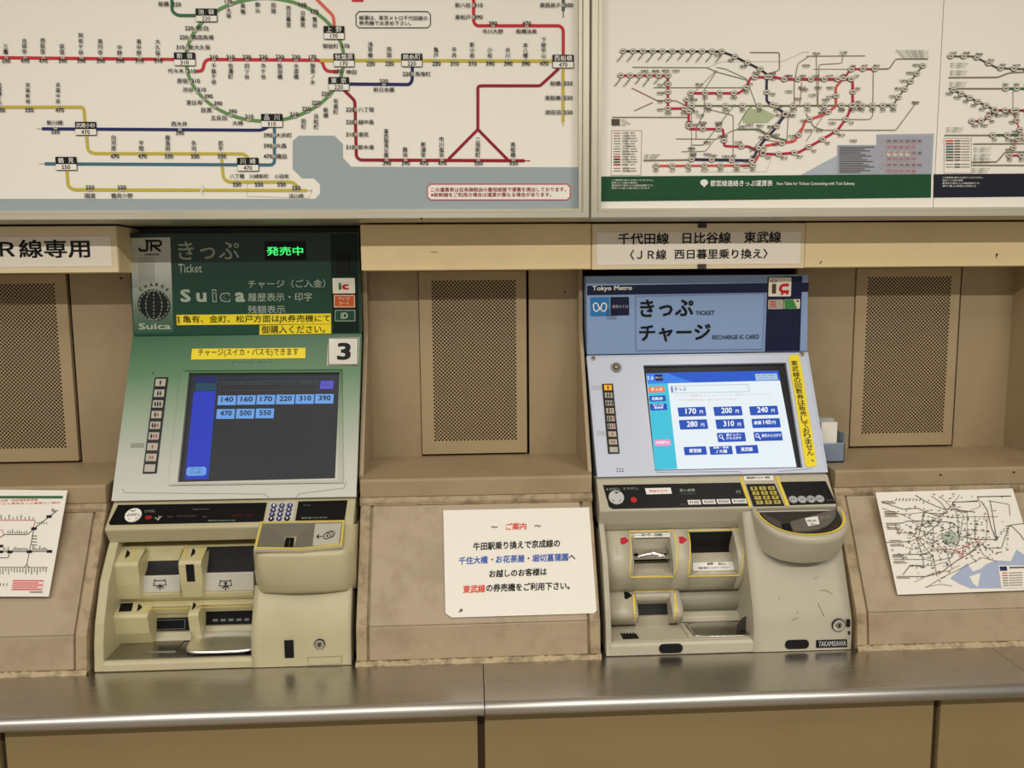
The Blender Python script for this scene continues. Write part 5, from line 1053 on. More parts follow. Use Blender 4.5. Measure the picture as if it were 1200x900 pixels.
for x, y in ((695, 420.2), (939.3, 415.4)):
    mb = MB(); mb.disc(RPL, x, y, 2.6, .004, 0, 16); mb.build('screw', CHROME, door, bevel=.0008)
mb = MB(); mb.disc(RPL, 722, 430.8, 6.2, .003, 0, 24); o = mb.build('lock', mat('lock_nickel', S(130, 126, 120), .3, .9), rm, bevel=.0008)
mb = MB(); mb.disc(RPL, 722, 430.8, 3.6, .0036, 0, 20); k = mb.build('lock_core', MATTE, o); mb = MB(); mb.disc(RPL, 722, 430.8, 2.2, .0042, 0, 16); mb.build('lock_plug', mat('lock_core', S(150, 140, 120), .3, .9), o)
keystrip(RPL, 705.4, 718, 450.2, 712.6, 726, 532, rm, lit=0)
P = Print(RPL, door); 
for i in range(3):
    for j in range(2): P.disc(MATTE, 723.2 + i * 3.2 + j * .3, 549.6 + j * 2.9, .85, 1, 'speaker_dots', 8)
TPW = ink('clear_tape', 186, 194, 206, rough=.25); P.rect(TPW, 692.5, 452, 705, 456.6, 1, 'clear_tape'); P.rect(TPW, 699, 505, 710, 510, 1, 'clear_tape')
P.line(ink('door_seam', 150, 156, 172), [(769, 553.4), (866, 552.6), (872, 556.6)], .7, 1, 'seam'); P.line(MATS['door_seam'], [(905, 556), (912, 552.6), (952, 549)], .7, 1, 'seam'); P.build()
sc = screen(RPL, scr, -.0085, 'screen', BLACKM, rm); P = Print(RPL, sc, -.0083); z = zl(680, 400, 3.75)
E1 = lambda n, c, e=1.0: glow('display_' + n, S(*c), e)
DW = E1('white', (234, 244, 250), .95); DB = E1('blue', (28, 92, 214), .85); DB2 = E1('bar_blue', (54, 128, 232), .95); DC = E1('cyan', (60, 196, 222), .95); DK = E1('key_blue', (24, 84, 196), .8); DO = E1('orange', (240, 128, 76), .95); DP = E1('pink', (240, 150, 196), .95)
DG = E1('grey', (176, 204, 232), .9); DT = E1('text_white', (245, 248, 252), 1.0); DX = E1('text_faint', (224, 190, 184), .95); DN = E1('navy', (24, 30, 84), .7); DL = E1('line', (170, 190, 206), .9); DI = E1('text_dark', (60, 60, 90), .8)
P.poly(DW, z([(293, 135), (875, 123), (957, 548), (333, 560)]), 1, 'screen_bar'); P.poly(DB2, z([(293, 135), (875, 123), (884, 166), (299, 181)]), 2, 'screen_bar'); P.poly(DB, z([(380, 132), (875, 123), (884, 166), (500, 176)]), 3, 'screen_bar'); P.poly(DC, z([(299, 181), (388, 179), (430, 556), (331, 560)]), 3, 'screen_bar')
P.text(DT, 'ｔｏ', *z([(298, 164)])[0], z([(324, 0)])[0][0], 4.5, 5, .04, res=1); P.poly(DN, z([(329, 141), (363, 140), (367, 168), (333, 169)]), 5, 'screen_key'); P.text(DT, '東京メトロ', *z([(334, 158)])[0], z([(362, 0)])[0][0], 2, 6, res=1)
P.poly(DG, z([(772, 138), (868, 136), (873, 164), (776, 167)]), 5, 'screen_key'); P.text(DB, 'おしらせ・おわび', *z([(782, 150)])[0], z([(862, 0)])[0][0], 2.6, 6, res=1); P.text(DB, 'インフォメーション', *z([(790, 160)])[0], z([(858, 0)])[0][0], 2, 6, res=1)
P.line(DL, z([(400, 192), (742, 184), (747, 216), (404, 223)]), .6, 5, 'screen_box', closed=True); P.poly(DB, z([(402, 195), (408, 195), (411, 219), (405, 219)]), 5, 'screen_box'); P.text(DI, 'きっぷ', *z([(417, 214)])[0], z([(470, 0)])[0][0], 4.4, 6, .012)
P.text(DX, 'きっぷの種類をえらんでください', *z([(418, 240)])[0], z([(690, 0)])[0][0], 2.6, 5, res=1); P.text(DX, '金額ボタンを押してください', *z([(690, 234)])[0], z([(845, 0)])[0][0], 2.6, 5, res=1); P.text(DX, '地下鉄路線図・乗り換えの案内', *z([(436, 258)])[0], z([(690, 0)])[0][0], 2.4, 5, res=1)
def rkey(m, x0, y0, x1, y1, lines, tm=None, bold=.03):
    """key given by its detail-image box; it leans with the door"""
    s_ = .09 * (y1 - y0) * 1.6
    P.poly(m, z([(x0, y0 + 3), (x0 + 3, y0 + 1.5), (x1 - s_ - 3, y0 - 2), (x1 - s_, y0), (x1, y1 - 4), (x1 - 3, y1 - 2), (x0 + s_ + 3, y1 + 1), (x0 + s_, y1 - 1)]), 5, 'screen_key')
    for (t_, a0, b0, a1, h) in lines: P.text(tm or DT, t_, *z([(a0, b0)])[0], z([(a1, 0)])[0][0], h, 6, bold, y1=z([(0, b0 - (a1 - a0) * .02)])[0][1], sk=-.25)
rkey(DO, 300, 194, 376, 220, [('きっぷ', 314, 213, 364, 3.6)]); rkey(DK, 304, 234, 380, 260, [('回数券', 318, 255, 366, 3.8)]); rkey(DK, 307, 270, 386, 299, [('おトクな', 324, 281, 370, 2.8), ('乗車券', 328, 293, 368, 2.8)]); rkey(DP, 326, 428, 402, 456, [('お取扱中止', 334, 447, 396, 3.4)])
for t_, x0, y0, x1, y1 in (('170', 430, 285, 558, 326), ('200', 588, 282, 718, 323), ('240', 746, 280, 876, 320), ('280', 436, 340, 566, 383), ('310', 597, 338, 727, 381)):
    rkey(DK, x0, y0, x1, y1, [(t_, x0 + 36, y1 - 11, x0 + 83, 6.6), ('円', x0 + 98, y1 - 12, x0 + 113, 4)])
rkey(DK, 756, 335, 886, 376, [('綾瀬', 768, 362, 800, 4.4), ('140', 808, 361, 842, 5.2), ('円', 847, 361, 863, 4.2)])
rkey(DK, 603, 397, 733, 438, [('駅ナンバー', 646, 414, 712, 3.4), ('からさがす', 646, 428, 712, 3.4)]); rkey(DK, 765, 393, 895, 434, [('駅名からさがす', 802, 418, 888, 4)])
for x, y in ((621, 414), (782, 410)): qx, qy = z([(x, y)])[0]; P.disc(DT, qx, qy, 2.4, 6, 'icon', 12, r_in=1.6); P.line(DT, [(qx + 1.6, qy + 1.6), (qx + 4, qy + 4.2)], 1.2, 6, 'icon')
rkey(DK, 457, 459, 561, 496, [('都営線', 482, 486, 536, 4.8)]); rkey(DK, 570, 457, 675, 494, [('連絡・乗換', 588, 468, 656, 2.4), ('ＪＲ線', 598, 488, 650, 4.4)]); rkey(DK, 685, 453, 788, 490, [('東武線', 710, 480, 762, 4.8)])
P.build()
o = tape(RPL, z([(915, 72), (922, 62), (955, 58), (963, 66), (1040, 543), (1030, 550), (995, 552), (988, 545)]), 'vertical yellow tape with black lettering beside the screen', rm, h=.0016); P = Print(RPL, o, .0017)
txt = '東武線の回数券は販売しておりません。'; n = len(txt)
for i, ch in enumerate(txt):
    f = i / (n - 1); cx_, cy_ = 930.8 + (950.2 - 930.8) * f * 1.03, 426 + (537.5 - 426) * f; u = 3.9 if ch not in '。' else 1.5
    P.text(BLACK, ch, cx_ - u + (1.5 if ch == '。' else 0), cy_ + (3.1 if ch != '。' else 3.5), cx_ + u + (1.5 if ch == '。' else 0), 6.2 if ch != '。' else 2.4, 1, .014, sk=-.8)
P.build()

# console
RX0, RX1 = .2475, .7165
RT = -.671
XB = hx(880, 700, 1.49)
profile_body(rm, RX0, RX1, -.387, -.4375, 1.552, GREIGE, XB, .0105, RT, hz(780, 621, 1.575) + .0006)
QPL = iplane(1.597, -.387, 1.553, -.4365)
o = panel(QPL, [(706.5, 568.6), (867.4, 565.6), (877, 593.2), (718, 596.6), (713.6, 594)], 'display_panel', BLACKM, rm); z = zl(695, 550, 7.5); P = Print(QPL, o, .0014)
P.text(PG, 'よびだし', *z([(112, 188)])[0], z([(242, 0)])[0][0], 2.8, 1, .01, res=1); P.text(PG, 'とりけし', *z([(268, 184)])[0], z([(400, 0)])[0][0], 2.8, 1, .01, res=1)
P.disc(ink('cancel_bright', 196, 44, 40), *z([(357, 272)])[0], 3.6, 1, 'cancel_button', 16, ry=3.6)
P.poly(WHITE, z([(455, 170), (680, 165), (692, 218), (468, 224)]), 1, 'label_field'); P.text(ink('rose_text', 226, 110, 106), '取扱中止中', *z([(495, 206)])[0], z([(655, 0)])[0][0], 2.8, 2, .02, res=1)
P.text(PG, '投入金額', *z([(762, 200)])[0], z([(895, 0)])[0][0], 3.4, 1, .012, res=1); P.text(FT, 'TOTAL AMOUNT', *z([(760, 226)])[0], z([(905, 0)])[0][0], 1.8, 1, res=1); P.text(PG, '円', 863, 578.8, 867.6, 3.4, 1, res=1); P.text(FT, '使用可能', *z([(765, 316)])[0], z([(815, 0)])[0][0], 1.4, 1, res=1)
for i, s_ in enumerate(('¥1000', '¥2000', '¥5000', '¥10000')):
    x0 = [826, 954, 1082, 1214][i]; x1 = x0 + [112, 114, 116, 126][i]; yt = [274, 270, 267, 264][i]
    P.poly(WHITE, z([(x0, yt), (x1, yt - 2), (x1 + 12, yt + 38), (x0 + 12, yt + 40)]), 1, 'label_field'); P.text(BLACK, s_, *z([(x0 + 20, yt + 32)])[0], z([(x1 - 4, 0)])[0][0], 3.2, 2, .01, res=1)
P.build()
mb = MB(); mb.disc(QPL, *z([(203, 252)])[0], 9, .004, 0, 28, ry=9); o = mb.build('call_button', mat('grey_button', S(196, 194, 192), .35), rm, bevel=.0008); o['label'] = 'round grey call button'
P = Print(QPL, o, .0041); P.poly(BLACK, z([(178, 208), (228, 206), (204, 222)]), 1, 'mark'); P.poly(BLACK, z([(163, 268), (170, 272), (185, 290), (178, 292)]), 1, 'mark'); P.poly(BLACK, z([(246, 266), (240, 272), (226, 290), (234, 292)]), 1, 'mark'); P.build()
z = zl(845, 550, 7.5)
o = panel(QPL, z([(218, 131), (470, 127), (558, 322), (283, 328)]), 'keypad', BLACKM, rm)
KY = mat('key_brass', S(176, 160, 70), .35, .2)
for r_ in range(4):
    for c in range(3):
        x, y = 283 + c * 77 + r_ * 17, 175 + r_ * 41 - c * 2; mb = MB(); mb.slab(QPL, z([(x - 33, y - 16), (x + 27, y - 18), (x + 36, y + 15), (x - 24, y + 17)]), .0036, .0005); k = mb.build('key', KY, o, bevel=.0006)
        P = Print(QPL, o, .0038); qx, qy = z([(x + 2, y)])[0]; P.text(BLACK, '123456789訂0取'[r_ * 3 + c], qx - 1.1, qy + 1.2, qx + 1.1, 2.6, 1, .03, res=1); P.build()
o = panel(QPL, z([(196, 62), (455, 56), (462, 96), (203, 102)]), 'keypad_label', WHITE, rm); P = Print(QPL, o, .0014); P.text(BLACK, '暗証番号入力キー専用', *z([(225, 88)])[0], z([(428, 0)])[0][0], 2.6, 1, .02, res=1); P.build()
for q in ([(158, 70), (182, 70), (268, 330), (246, 332)], [(476, 64), (500, 64), (598, 325), (572, 327)]):
    mb = MB(); mb.slab(QPL, z(q), .0018, -.0005); mb.build('yellow_rib', YLINE, rm, bevel=.0005)
o = panel(QPL, z([(522, 112), (920, 105), (1010, 303), (606, 316)]), 'coin_panel', BLACKM, rm); P = Print(QPL, o, .0014); LGY = ink('coin_grey', 196, 196, 196)
for x, y, s_ in ((632, 268, '10'), (710, 268, '50'), (788, 265, '100'), (865, 262, '500')):
    qx, qy = z([(x, y)])[0]; P.disc(LGY, qx, qy, 5.2, 1, 'coin_mark', 18, ry=4.6); P.disc(BLACK, qx, qy, 4.5, 2, 'coin_mark', 18, ry=4, r_in=4.1); P.text(BLACK, s_, qx - (2.3 if len(s_) < 3 else 3), qy + 1.5, qx + (2.3 if len(s_) < 3 else 3), 3.2, 2, .01, res=1)
P.text(FT, '使用可能', *z([(925, 282)])[0], z([(985, 0)])[0][0], 1.8, 1, res=1); P.build()

# drums with the card, note and ticket openings
Rin0 = RX0 + .009; Rin1 = XB + .006
def arc(d0, z0, d1, z1, bulge, n=10):
    out = []
    for i in range(n + 1):
        t = i / n; out.append((d0 + (d1 - d0) * t - bulge * math.sin(math.pi * t), z0 + (z1 - z0) * t))
    return out
UZ0, UZ1 = hz(780, 621, 1.575), hz(780, 692, 1.557); LZ1 = hz(780, 731, 1.545)
UA = arc(1.572, UZ0, 1.556, UZ1, .036, 12); LA = arc(1.556, UZ1, 1.545, LZ1, .034, 10)
def fd(A, zc):
    for (d0, z0), (d1, z1) in zip(A, A[1:]):
        if z1 <= zc <= z0: return d0 + (d1 - d0) * (z0 - zc) / (z0 - z1)
    return A[-1][0] if zc < A[-1][1] else A[0][0]
def zof(A, px, py):                           # height at which the view ray through the pixel meets the drum
    best = None
    for (d0, z0), (d1, z1) in zip(A, A[1:]):
        for k in range(9):
            t = k / 8; d = d0 + (d1 - d0) * t; zz1 = z0 + (z1 - z0) * t; e = abs(hz(px, py, d) - zz1)
            if best is None or e < best[0]: best = (e, zz1, d)
    return best[1], best[2]
def drum(A, a, b, name='slot_drum', sm=True):
    mb = MB(); prof = [(1.64, A[0][1])] + A + [(1.64, A[-1][1])]
    n = len(prof); mb.add([W(a, d, zc) for d, zc in prof] + [W(b, d, zc) for d, zc in prof], [tuple(range(n)), tuple(range(2 * n - 1, n - 1, -1))] + [(i, i + 1, n + i + 1, n + i) for i in range(n - 1)])
    o = mb.build(name, GREIGE, rm)
    for p in o.data.polygons: p.use_smooth = len(p.vertices) == 4
    me = o.data; 
    return o
def sub(A, z0, z1): 
    P_ = [(d, zc) for d, zc in A if z1 < zc < z0]; return [(fd(A, z0), z0)] + P_ + [(fd(A, z1), z1)]
ox = [hx(742.5, 650, 1.535), hx(788, 650, 1.535), hx(810.5, 650, 1.535), hx(864, 650, 1.535)]
o1t, o1b = zof(UA, 765, 625)[0], zof(UA, 765, 674)[0]
drum(UA, Rin0, ox[0]); drum(UA, ox[1], ox[2]); drum(UA, ox[3], Rin1)
for a, b in ((ox[0], ox[1]), (ox[2], ox[3])):
    drum(sub(UA, UA[0][1], o1t), a, b, 'drum_top'); drum(sub(UA, o1b, UA[-1][1]), a, b, 'drum_foot')
# opening 1: card
a, b = ox[0], ox[1]
mb = MB(); mb.grid([[W(a, d, zc), W(b, d, zc)] for d, zc in ((fd(UA, o1t), o1t), (1.563, o1t - .003), (1.578, hz(765, 642, 1.578)), (1.582, hz(765, 646, 1.58)))]); mb.build('slot_throat', GREIGE, rm, smooth=True)
mb = MB(); mb.grid([[W(a, d, zc), W(b, d, zc)] for d, zc in ((1.582, hz(765, 646, 1.58)), (1.582, hz(765, 660, 1.58)))]); mb.build('slot_dark', MATTE, rm)
mb = MB(); mb.grid([[W(a, d, zc), W(b, d, zc)] for d, zc in ((1.582, hz(765, 657, 1.58)), (1.565, hz(765, 660, 1.565)), (1.556, hz(765, 668, 1.556)), (fd(UA, o1b), o1b))]); mb.build('slot_throat', GREIGE, rm, smooth=True)
zc = hz(768, 652, 1.55)
mb = MB(); mb.box(a + .002, b - .001, 1.545, 1.582, zc - .004, zc + .001); o = mb.build('card_slot', CHROME, rm, bevel=.001)
rows = []
for i in range(13):
    t = i / 12; x = a + .012 + (b - a - .024) * t; h_ = .0085 * math.sin(math.pi * t) ** .7; rows.append([W(x, 1.575, zc), W(x, 1.556, zc + .003 + h_), W(x, 1.549, zc + .002 + h_ * .7), W(x, 1.548, zc)])
mb = MB(); mb.grid(rows); mb.build('slot_hood', CHROME, o, smooth=True)
mb = MB(); mb.box(a + .004, b - .004, 1.56, 1.581, zc + .0035, zc + .0065); mb.build('slot_plate', CHROME, o, bevel=.0006)
# opening 2: notes
a, b = ox[2], ox[3]
mb = MB(); mb.grid([[W(a, d, zc), W(b, d, zc)] for d, zc in ((fd(UA, o1t), o1t), (1.568, hz(835, 626, 1.568)), (1.585, hz(835, 640, 1.585)), (1.583, hz(835, 648, 1.583)))]); mb.build('slot_dark', MATTE, rm)
mb = MB(); rw = ((1.583, hz(835, 647.5, 1.583)), (1.572, hz(835, 653, 1.572)), (1.560, hz(835, 660, 1.560)), (1.549, hz(835, 668.5, 1.549)), (fd(UA, o1b), o1b)); mb.grid([[W(a, d, zc), W(b, d, zc)] for d, zc in rw]); mb.build('slot_throat', GREIGE, rm, smooth=True)
NP = iplane(1.560, rw[2][1], 1.549, rw[3][1]); mb = MB(); mb.slab(NP, [(811.8, 659.6), (860, 658.4), (861, 668), (812, 669)], .0008, 0); o = mb.build('note_label', WHITE, rm); P = Print(NP, o, .0009)
P.text(BLACK, '紙幣', 829, 662.6, 836, 3, 1, .02, res=1); P.text(BLACK, 'BILL', 842, 662.4, 851, 2.6, 1, .02, res=1); P.text(BLACK, '端を揃えて入れてください', 819, 667.2, 855, 2.4, 1, .02, res=1); P.build()
for a in ox:
    mb = MB(); Zs = [o1t + (o1b - o1t) * i / 6 for i in range(7)]; s_ = .0006 if a in (ox[0], ox[2]) else -.0006
    mb.grid([[W(a + s_, fd(UA, q), q), W(a + s_, 1.60, q)] for q in Zs]); mb.build('slot_jamb', GREIGE, rm)
def on_drum(A, m, pts, w, name, closed=False, off=.0006):
    """narrow printed line following the drum"""
    L = []
    for p, q in zip(pts, pts[1:] + ([pts[0]] if closed else [])):
        n = max(1, int(abs(q[1] - p[1]) / 4)); L += [(p[0] + (q[0] - p[0]) * i / n, p[1] + (q[1] - p[1]) * i / n) for i in range(n)]
    if not closed: L.append(pts[-1])
    P3 = [];
    for x, y in L:
        zc, d = zof(A, x, y); P3.append(W(hx(x, y, d), d - off, zc))
    mb = MB(); vs = []; N = len(P3)
    for i in range(N):
        a = P3[i - 1] if (i or closed) else P3[i]; b = P3[(i + 1) % N] if (i < N - 1 or closed) else P3[i]; t = (b - a); v = P3[i] - CAM; nn = t.cross(v).normalized() * (w / 2 / 620); vs += [P3[i] + nn, P3[i] - nn]
    mb.add(vs, [(2 * i, 2 * i + 1, (2 * i + 3) % (2 * N), (2 * i + 2) % (2 * N)) for i in range(N if closed else N - 1)]); mb.build(name, m, rm, fix=False)
on_drum(UA, YLINE, [(737.8, 622.2), (789.6, 621.4), (793, 640), (793.4, 662), (789, 675.4), (738.3, 676.6), (739.6, 640)], 1.3, 'yellow_line', True)
on_drum(UA, YLINE, [(806.5, 621.6), (866.5, 620.2), (870.6, 640), (871, 660), (867, 674), (806.5, 675.4), (808.5, 655), (808.8, 638)], 1.3, 'yellow_line', True)
on_drum(LA, YLINE, [(744.8, 727), (743, 710), (742.6, 692.4), (790, 691.4), (791.8, 710), (790.6, 726)], 2.2, 'yellow_line')
def patch(A, m, pix, name, off=.0008):
    vs = []
    for x, y in pix: zc, d = zof(A, x, y); vs.append(W(hx(x, y, d), d - off, zc))
    c = sum(vs, Vector()) / len(vs); zc, d = zof(A, sum(p[0] for p in pix) / len(pix), sum(p[1] for p in pix) / len(pix)); c = W(c.x, d - off, zc); mb = MB(); mb.add(vs + [c], [(i, (i + 1) % len(vs), len(vs)) for i in range(len(vs))]); return mb.build(name, m, rm, fix=False)
z = zl(695, 550, 7.5); DRD = ink('arrow_red', 190, 36, 56)
patch(UA, DRD, z([(240, 600), (285, 598), (316, 630), (272, 662), (242, 655)]), 'arrow'); patch(UA, DRD, z([(752, 590), (790, 588), (828, 620), (785, 652), (758, 645)]), 'arrow')
z = zl(695, 660, 7.5); patch(LA, MATTE, z([(270, 248), (308, 247), (346, 282), (296, 316), (275, 308)]), 'arrow')
P = Print(iplane(fd(UA, o1t + .009), o1t + .009, fd(UA, o1t), o1t), rm, .002)
patch(UA, WHITE, [(743.5, 625.2), (785, 624.6), (785, 629.2), (743.2, 629.6)], 'card_label', .0012)
LPp = iplane(fd(UA, o1t + .002), o1t + .002, fd(UA, o1t - .006), o1t - .006)
P = Print(LPp, rm, .0012); P.text(BLACK, 'カード', 752, 629, 762.5, 3.4, 2, .02, res=1); P.text(BLACK, 'CARD', 767, 628.9, 776.5, 3.2, 2, .02, res=1); P.build()
# lower drum
lx = [hx(747.8, 712, 1.52), hx(787.6, 712, 1.52), hx(800.5, 712, 1.52)]
l1t, l1b = zof(LA, 765, 695)[0], zof(LA, 765, 726.5)[0]
drum(LA, Rin0, lx[0]); drum(LA, lx[1], lx[2]); drum(sub(LA, LA[0][1], l1t), lx[0], lx[1], 'drum_top')
a, b = lx[0], lx[1]
mb = MB(); mb.grid([[W(a, d, zc), W(b, d, zc)] for d, zc in ((fd(LA, l1t), l1t), (1.54, l1t - .003), (1.557, hz(765, 705, 1.557)), (1.562, hz(765, 708, 1.562)))]); mb.build('slot_throat', GREIGE, rm, smooth=True)
mb = MB(); mb.grid([[W(a, d, zc), W(b, d, zc)] for d, zc in ((1.562, hz(765, 706, 1.562)), (1.556, hz(765, 714, 1.556)), (1.550, hz(765, 721, 1.550)))]); mb.build('shutter', MATTE, rm)
mb = MB(); mb.extr([(1.64, hz(765, 720.8, 1.55)), (1.549, hz(765, 720.8, 1.55)), (1.543, hz(765, 722.5, 1.543)), (1.546, LZ1 - .004), (1.64, LZ1 - .004)], a, b); mb.build('slot_lip', GREIGE, rm, bevel=.0006)
for a in lx[:2]:
    mb = MB(); Zs = [l1t + (l1b - l1t - .006) * i / 6 for i in range(7)]; s_ = .0006 if a == lx[0] else -.0006
    mb.grid([[W(a + s_, fd(LA, q), q), W(a + s_, 1.60, q)] for q in Zs]); mb.build('slot_jamb', GREIGE, rm)
# long change roller and its ledge
rx0 = lx[2] + .0005; rx1 = hx(872, 710, 1.54)
mb = MB(); R_ = arc(1.575, UZ1 - .001, 1.572, hz(840, 715, 1.57), .016, 10); n = len(R_)
mb.grid([[W(rx0, d, zc), W(rx1, d, zc)] for d, zc in R_]); mb.build('change_roller', mat('roller_plastic', S(150, 146, 128), .4), rm, smooth=True)
mb = MB(); zz0, zz1_ = hz(840, 715.5, 1.57), hz(840, 727.5, 1.556); mb.extr([(1.64, zz0), (1.566, zz0), (1.556, zz0 - .006), (1.553, zz1_), (1.64, zz1_)], rx0, rx1); mb.build('roller_ledge', GREIGE, rm, bevel=.0015)
mb = MB(); mb.extr([(1.64, UZ1)] + LA[:8] + [(1.545, LZ1 - .002), (1.64, LZ1 - .002)], rx1, rx1 + .005); mb.build('slot_end', GREIGE, rm, bevel=.001)
# floor, change tray, clear guard
mb = MB(); mb.box(Rin0, Rin1, 1.4785, 1.66, RT - .006, RT); mb.build('slot_floor', GREIGE, rm, bevel=.001)
TPR = Plane(W(0, 1.5, RT), (1, 0, 0), (0, 1, 0))
xa, xb = hx(806, 740, 1.52), hx(879, 740, 1.52)
mb = MB(); cx_, cy_ = (xa + xb) / 2, 1.518
def bowl(parent, x0, x1, db, df, zt, m, name):
    mb = MB(); rows = []; n = 32
    for f, dz in ((1.0, 0), (1.0, .0022), (.96, .0022), (.93, .001), (.86, .0005), (.5, .0003), (.02, .0003)):
        r = []
        for i in range(n):
            a = 2 * math.pi * i / n; c, s_ = math.cos(a), math.sin(a); ux = math.copysign(abs(c) ** .45, c); uy = math.copysign(abs(s_) ** .45, s_)
            r.append(W((x0 + x1) / 2 + (x1 - x0) / 2 * f * ux, (db + df) / 2 - (db - df) / 2 * f * uy, zt + dz))
        rows.append(r)
    mb.grid(rows, closed=True); return mb.build(name, m, parent, smooth=True)
bowl(rm, xa, xb, 1.556, 1.484, RT, TS, 'change_tray')
mb = MB(); mb.slab(TPR, [(797, 733), (801, 733), (812, 746), (807, 747)], .004, -.001); mb.build('tray_rib', GREIGE, rm, bevel=.0015)
GLS = mat('smoked_guard', (.10, .095, .085), .08, trans=.55)
GPn = vplane(1.50)
mb = MB(); xg = hx(879.5, 720, 1.50)
pr = [(1.575, -.60), (1.53, -.598), (1.510, -.618), (1.500, -.645), (1.496, RT + .001), (1.575, RT + .001)]
mb.extr(pr, xg - .0025, xg + .0005); mb.build('clear_guard', GLS, rm)
mb = MB(); mb.slab(vplane(1.515), [(863, 733), (869, 724.5), (879, 718.5), (879, 744.5), (864, 745.8)], .002, 0); mb.build('clear_guard', GLS, rm, bevel=.0006)
mb = MB(); mb.slab(TPR, [(727.2, 742.6), (744.8, 742), (748.6, 748.4), (730.2, 749.2)], .0018, -.001); o = mb.build('black_label', MATTE, rm)
for i in range(5):
    mb = MB(); x = 728.6 + i * 3.6; mb.slab(TPR, [(x, 742.4), (x + 1.8, 742.3), (x + 2.1, 743.4), (x + .3, 743.5)], .0022, 0); mb.build('label_tooth', GREIGE, o)

# right-hand column with the coin bowl
loft('column', [(1.556, -.445, 0), (1.549, -.456, 0), (1.530, -.498, 0), (1.476, -.622, 0), (1.4715, -.634, 0), (1.469, -.655, 0), (1.468, ZC + .001, 0)], XB, RX1, GREIGE, rm, nx=8)
bcx = (hx(885, 597, 1.545) + hx(984.5, 595, 1.545)) / 2; brx = (hx(984.5, 595, 1.545) - hx(885, 597, 1.545)) / 2 + .004
rows = []; n = 30
BZ0 = -.4415; BZf = -.4735                     # rim height at the back and at the front
def rim(f, dd, dz, drop=0.0):
    r = []
    for i in range(n + 1):
        a = math.pi * i / n; c, s_ = math.cos(a), math.sin(a); u = abs(s_) ** .8
        d = 1.549 - .086 * u * f - dd * u; r.append(W(bcx - math.copysign(abs(c) ** .9, c) * brx * f, d, BZ0 + (BZf - BZ0) * u * f + dz))
    return r
rows = [rim(.90, 0, -.006), rim(.905, 0, .0005), rim(.95, 0, .0022), rim(1.0, .002, 0), rim(1.02, .004, -.0045), rim(1.0, .001, -.014), rim(.985, -.005, -.030), rim(.965, -.012, -.045), rim(.94, -.022, -.06)]
mb = MB(); mb.grid(rows); mb.build('bowl_shell', GREIGE, rm, smooth=True)
BPn = iplane(1.549, BZ0, 1.463, BZf)
yl = rim(.925, 0, .0030); yo = rim(.965, 0, .0034); mb = MB(); mb.grid([yl[1:-1], yo[1:-1]]); yo2 = rim(.895, 0, .0026)
mb.build('yellow_line', YLINE, rm, fix=False)
mb = MB(); fl = rim(.905, 0, -.006); mb.add(fl, [tuple(range(len(fl)))]); mb.build('bowl_floor', mat('bowl_dark', S(52, 49, 46), .35), rm)
z = zl(845, 550, 7.5); BG = mat('bowl_grey', S(104, 98, 92), .4)
mb = MB(); mb.slab(BPn, z([(604, 470), (615, 460), (1000, 352), (1012, 400), (985, 450), (940, 492), (860, 525), (780, 540), (635, 545)]), .001, -.005); o = mb.build('bowl_ramp', BG, rm, bevel=.001)
mb = MB(); mb.slab(BPn, z([(350, 370), (525, 455), (540, 512), (470, 485), (400, 435)]), -.002, -.005); mb.build('bowl_ramp', mat('bowl_mid', S(76, 71, 66), .4), rm)
mb = MB(); mb.slab(BPn, z([(540, 465), (600, 462), (620, 535), (560, 525)]), -.0035, -.005); mb.build('coin_slot', MATTE, rm)
mb = MB(); mb.slab(BPn, z([(735, 435), (848, 418), (864, 485), (765, 505)]), .0018, .0008); s2 = mb.build('sticker', WHITE, o); P = Print(BPn, s2, .002); P.text(BLACK, 'お札入れ', *z([(762, 470)])[0], z([(842, 0)])[0][0], 2.6, 1, .02, res=1); P.text(BLACK, 'ません', *z([(790, 496)])[0], z([(830, 0)])[0][0], 2, 1, .01, res=1); P.build()
mb = MB(); mb.slab(BPn, z([(856, 420), (965, 402), (970, 432), (868, 448)]), .0016, .0008); mb.build('ramp_plate', mat('ramp_plate', S(120, 114, 108), .3), o, bevel=.0004)
RC = vplane(1.4682)
z = zl(845, 660, 7.5)
for a_ in ((920, 750.2, 947.6, 759.8), (772.4, 755, 799.8, 764.6)):
    mb = MB(); mb.rslab(RC, *a_, .0012, -.001, r=4.9); mb.build('rubber_plug', MATTE, rm)
lock(RC, 982.4, 732.2, 6.8, rm, .001)
mb = MB(); mb.rslab(RC, 992.2, 725.6, 996, 734.6, .0012, -.001, r=1.6); mb.build('keyway_cover', MATTE, rm); mb = MB(); mb.rslab(RC, 994.2, 739.6, 995.8, 743.6, .0012, -.001, r=.6); mb.build('small_slot', MATTE, rm)
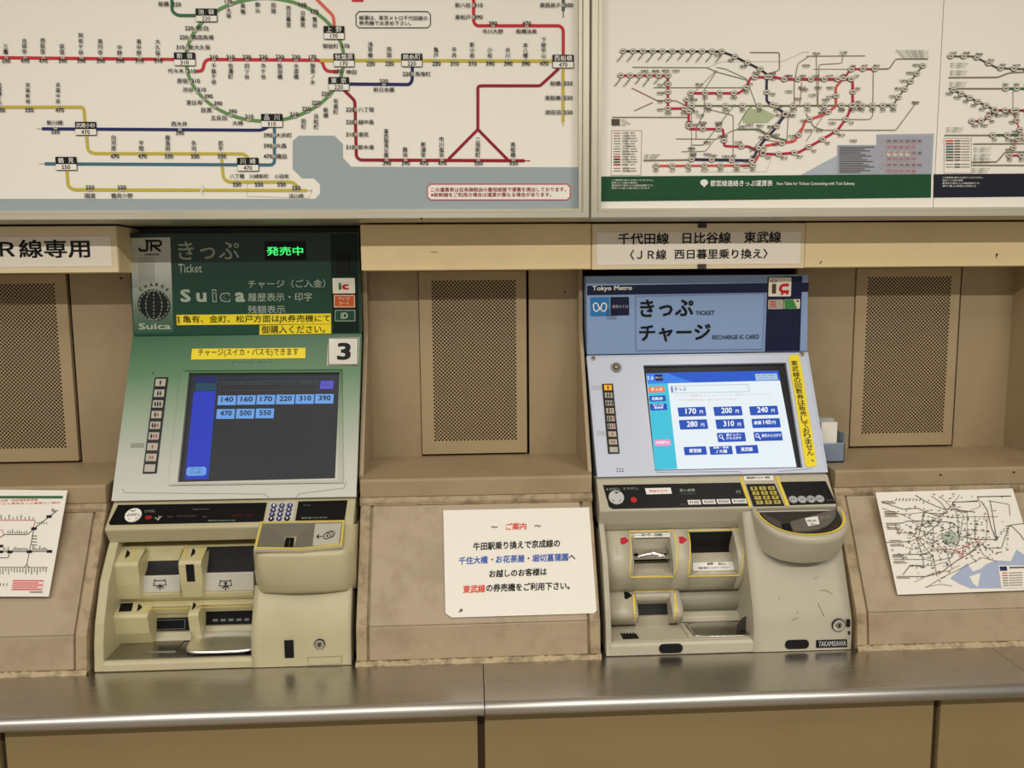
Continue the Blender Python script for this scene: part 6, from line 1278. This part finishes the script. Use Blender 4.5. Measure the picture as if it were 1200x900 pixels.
mb = MB(); mb.slab(RC, z([(836, 676), (1104, 668), (1108, 736), (832, 742)]), .0015, -.0005); o = mb.build('name_plate', MATTE, rm, bevel=.0004); P = Print(RC, o, .0016)
P.text(LGY, 'TAKAMISAWA', *z([(852, 728)])[0], z([(1092, 0)])[0][0], 6, 1, .02, y1=z([(0, 722)])[0][1], sk=.5); P.build()
SCR = ink('scratch_brown', 130, 116, 90); P = Print(iplane(1.530, -.498, 1.476, -.622), rm, .0004)
for q in ([(815, 135), (858, 122)], [(850, 350), (905, 470)], [(870, 240), (920, 238), (980, 275)], [(500, 318), (520, 300)], [(668, 445), (672, 425)], [(620, 500), (680, 478)]): P.line(SCR, z(q), .6, 1, 'scratch')
P.build()
P = Print(iplane(1.556, -.47, 1.566, -.475), rm, .0006)

# small acrylic leaflet holder behind the blue machine
LH = thing('leaflet_holder', 'small clear blue plastic holder with leaflets behind the blue machine', 'holder', W(.755, 1.70, ZL))
ACR = mat('blue_acrylic', (.42, .52, .66), .15, trans=.55); 
x0, x1 = .724, .776; d0, d1 = 1.655, 1.735; zb_, zt_ = ZL + .001, ZL + .062
for nm_, bx in (('base', (x0, x1, d0, d1, zb_, zb_ + .003)), ('back_wall', (x0, x1, d1 - .002, d1, zb_, zt_ + .012)), ('front_wall', (x0, x1, d0, d0 + .002, zb_, zt_ - .02)), ('side_wall', (x0, x0 + .002, d0, d1, zb_, zt_)), ('side_wall', (x1 - .002, x1, d0, d1, zb_, zt_))):
    mb = MB(); mb.box(*bx); mb.build(nm_, ACR, LH, bevel=.0004)
for i in range(3):
    mb = MB(); y = d0 + .008 + i * .023; mb.box(x0 + .004, x1 - .014 + (i % 3) * .003, y, y + .014, zb_ + .004, zt_ + .022 - i * .0015 + (i * 7 % 4) * .002)
    tag(mb.build('leaflet', [LAM, mat('leaflet_grey', S(176, 180, 182), .5)][i % 2]), ['front pack of white leaflets in the small clear holder', 'middle pack of grey leaflets in the small clear holder', 'rear pack of white leaflets in the small clear holder'][i], 'leaflet', 'leaflets in the clear holder')
bpy.data.objects.remove(_to); bpy.data.curves.remove(_tc)
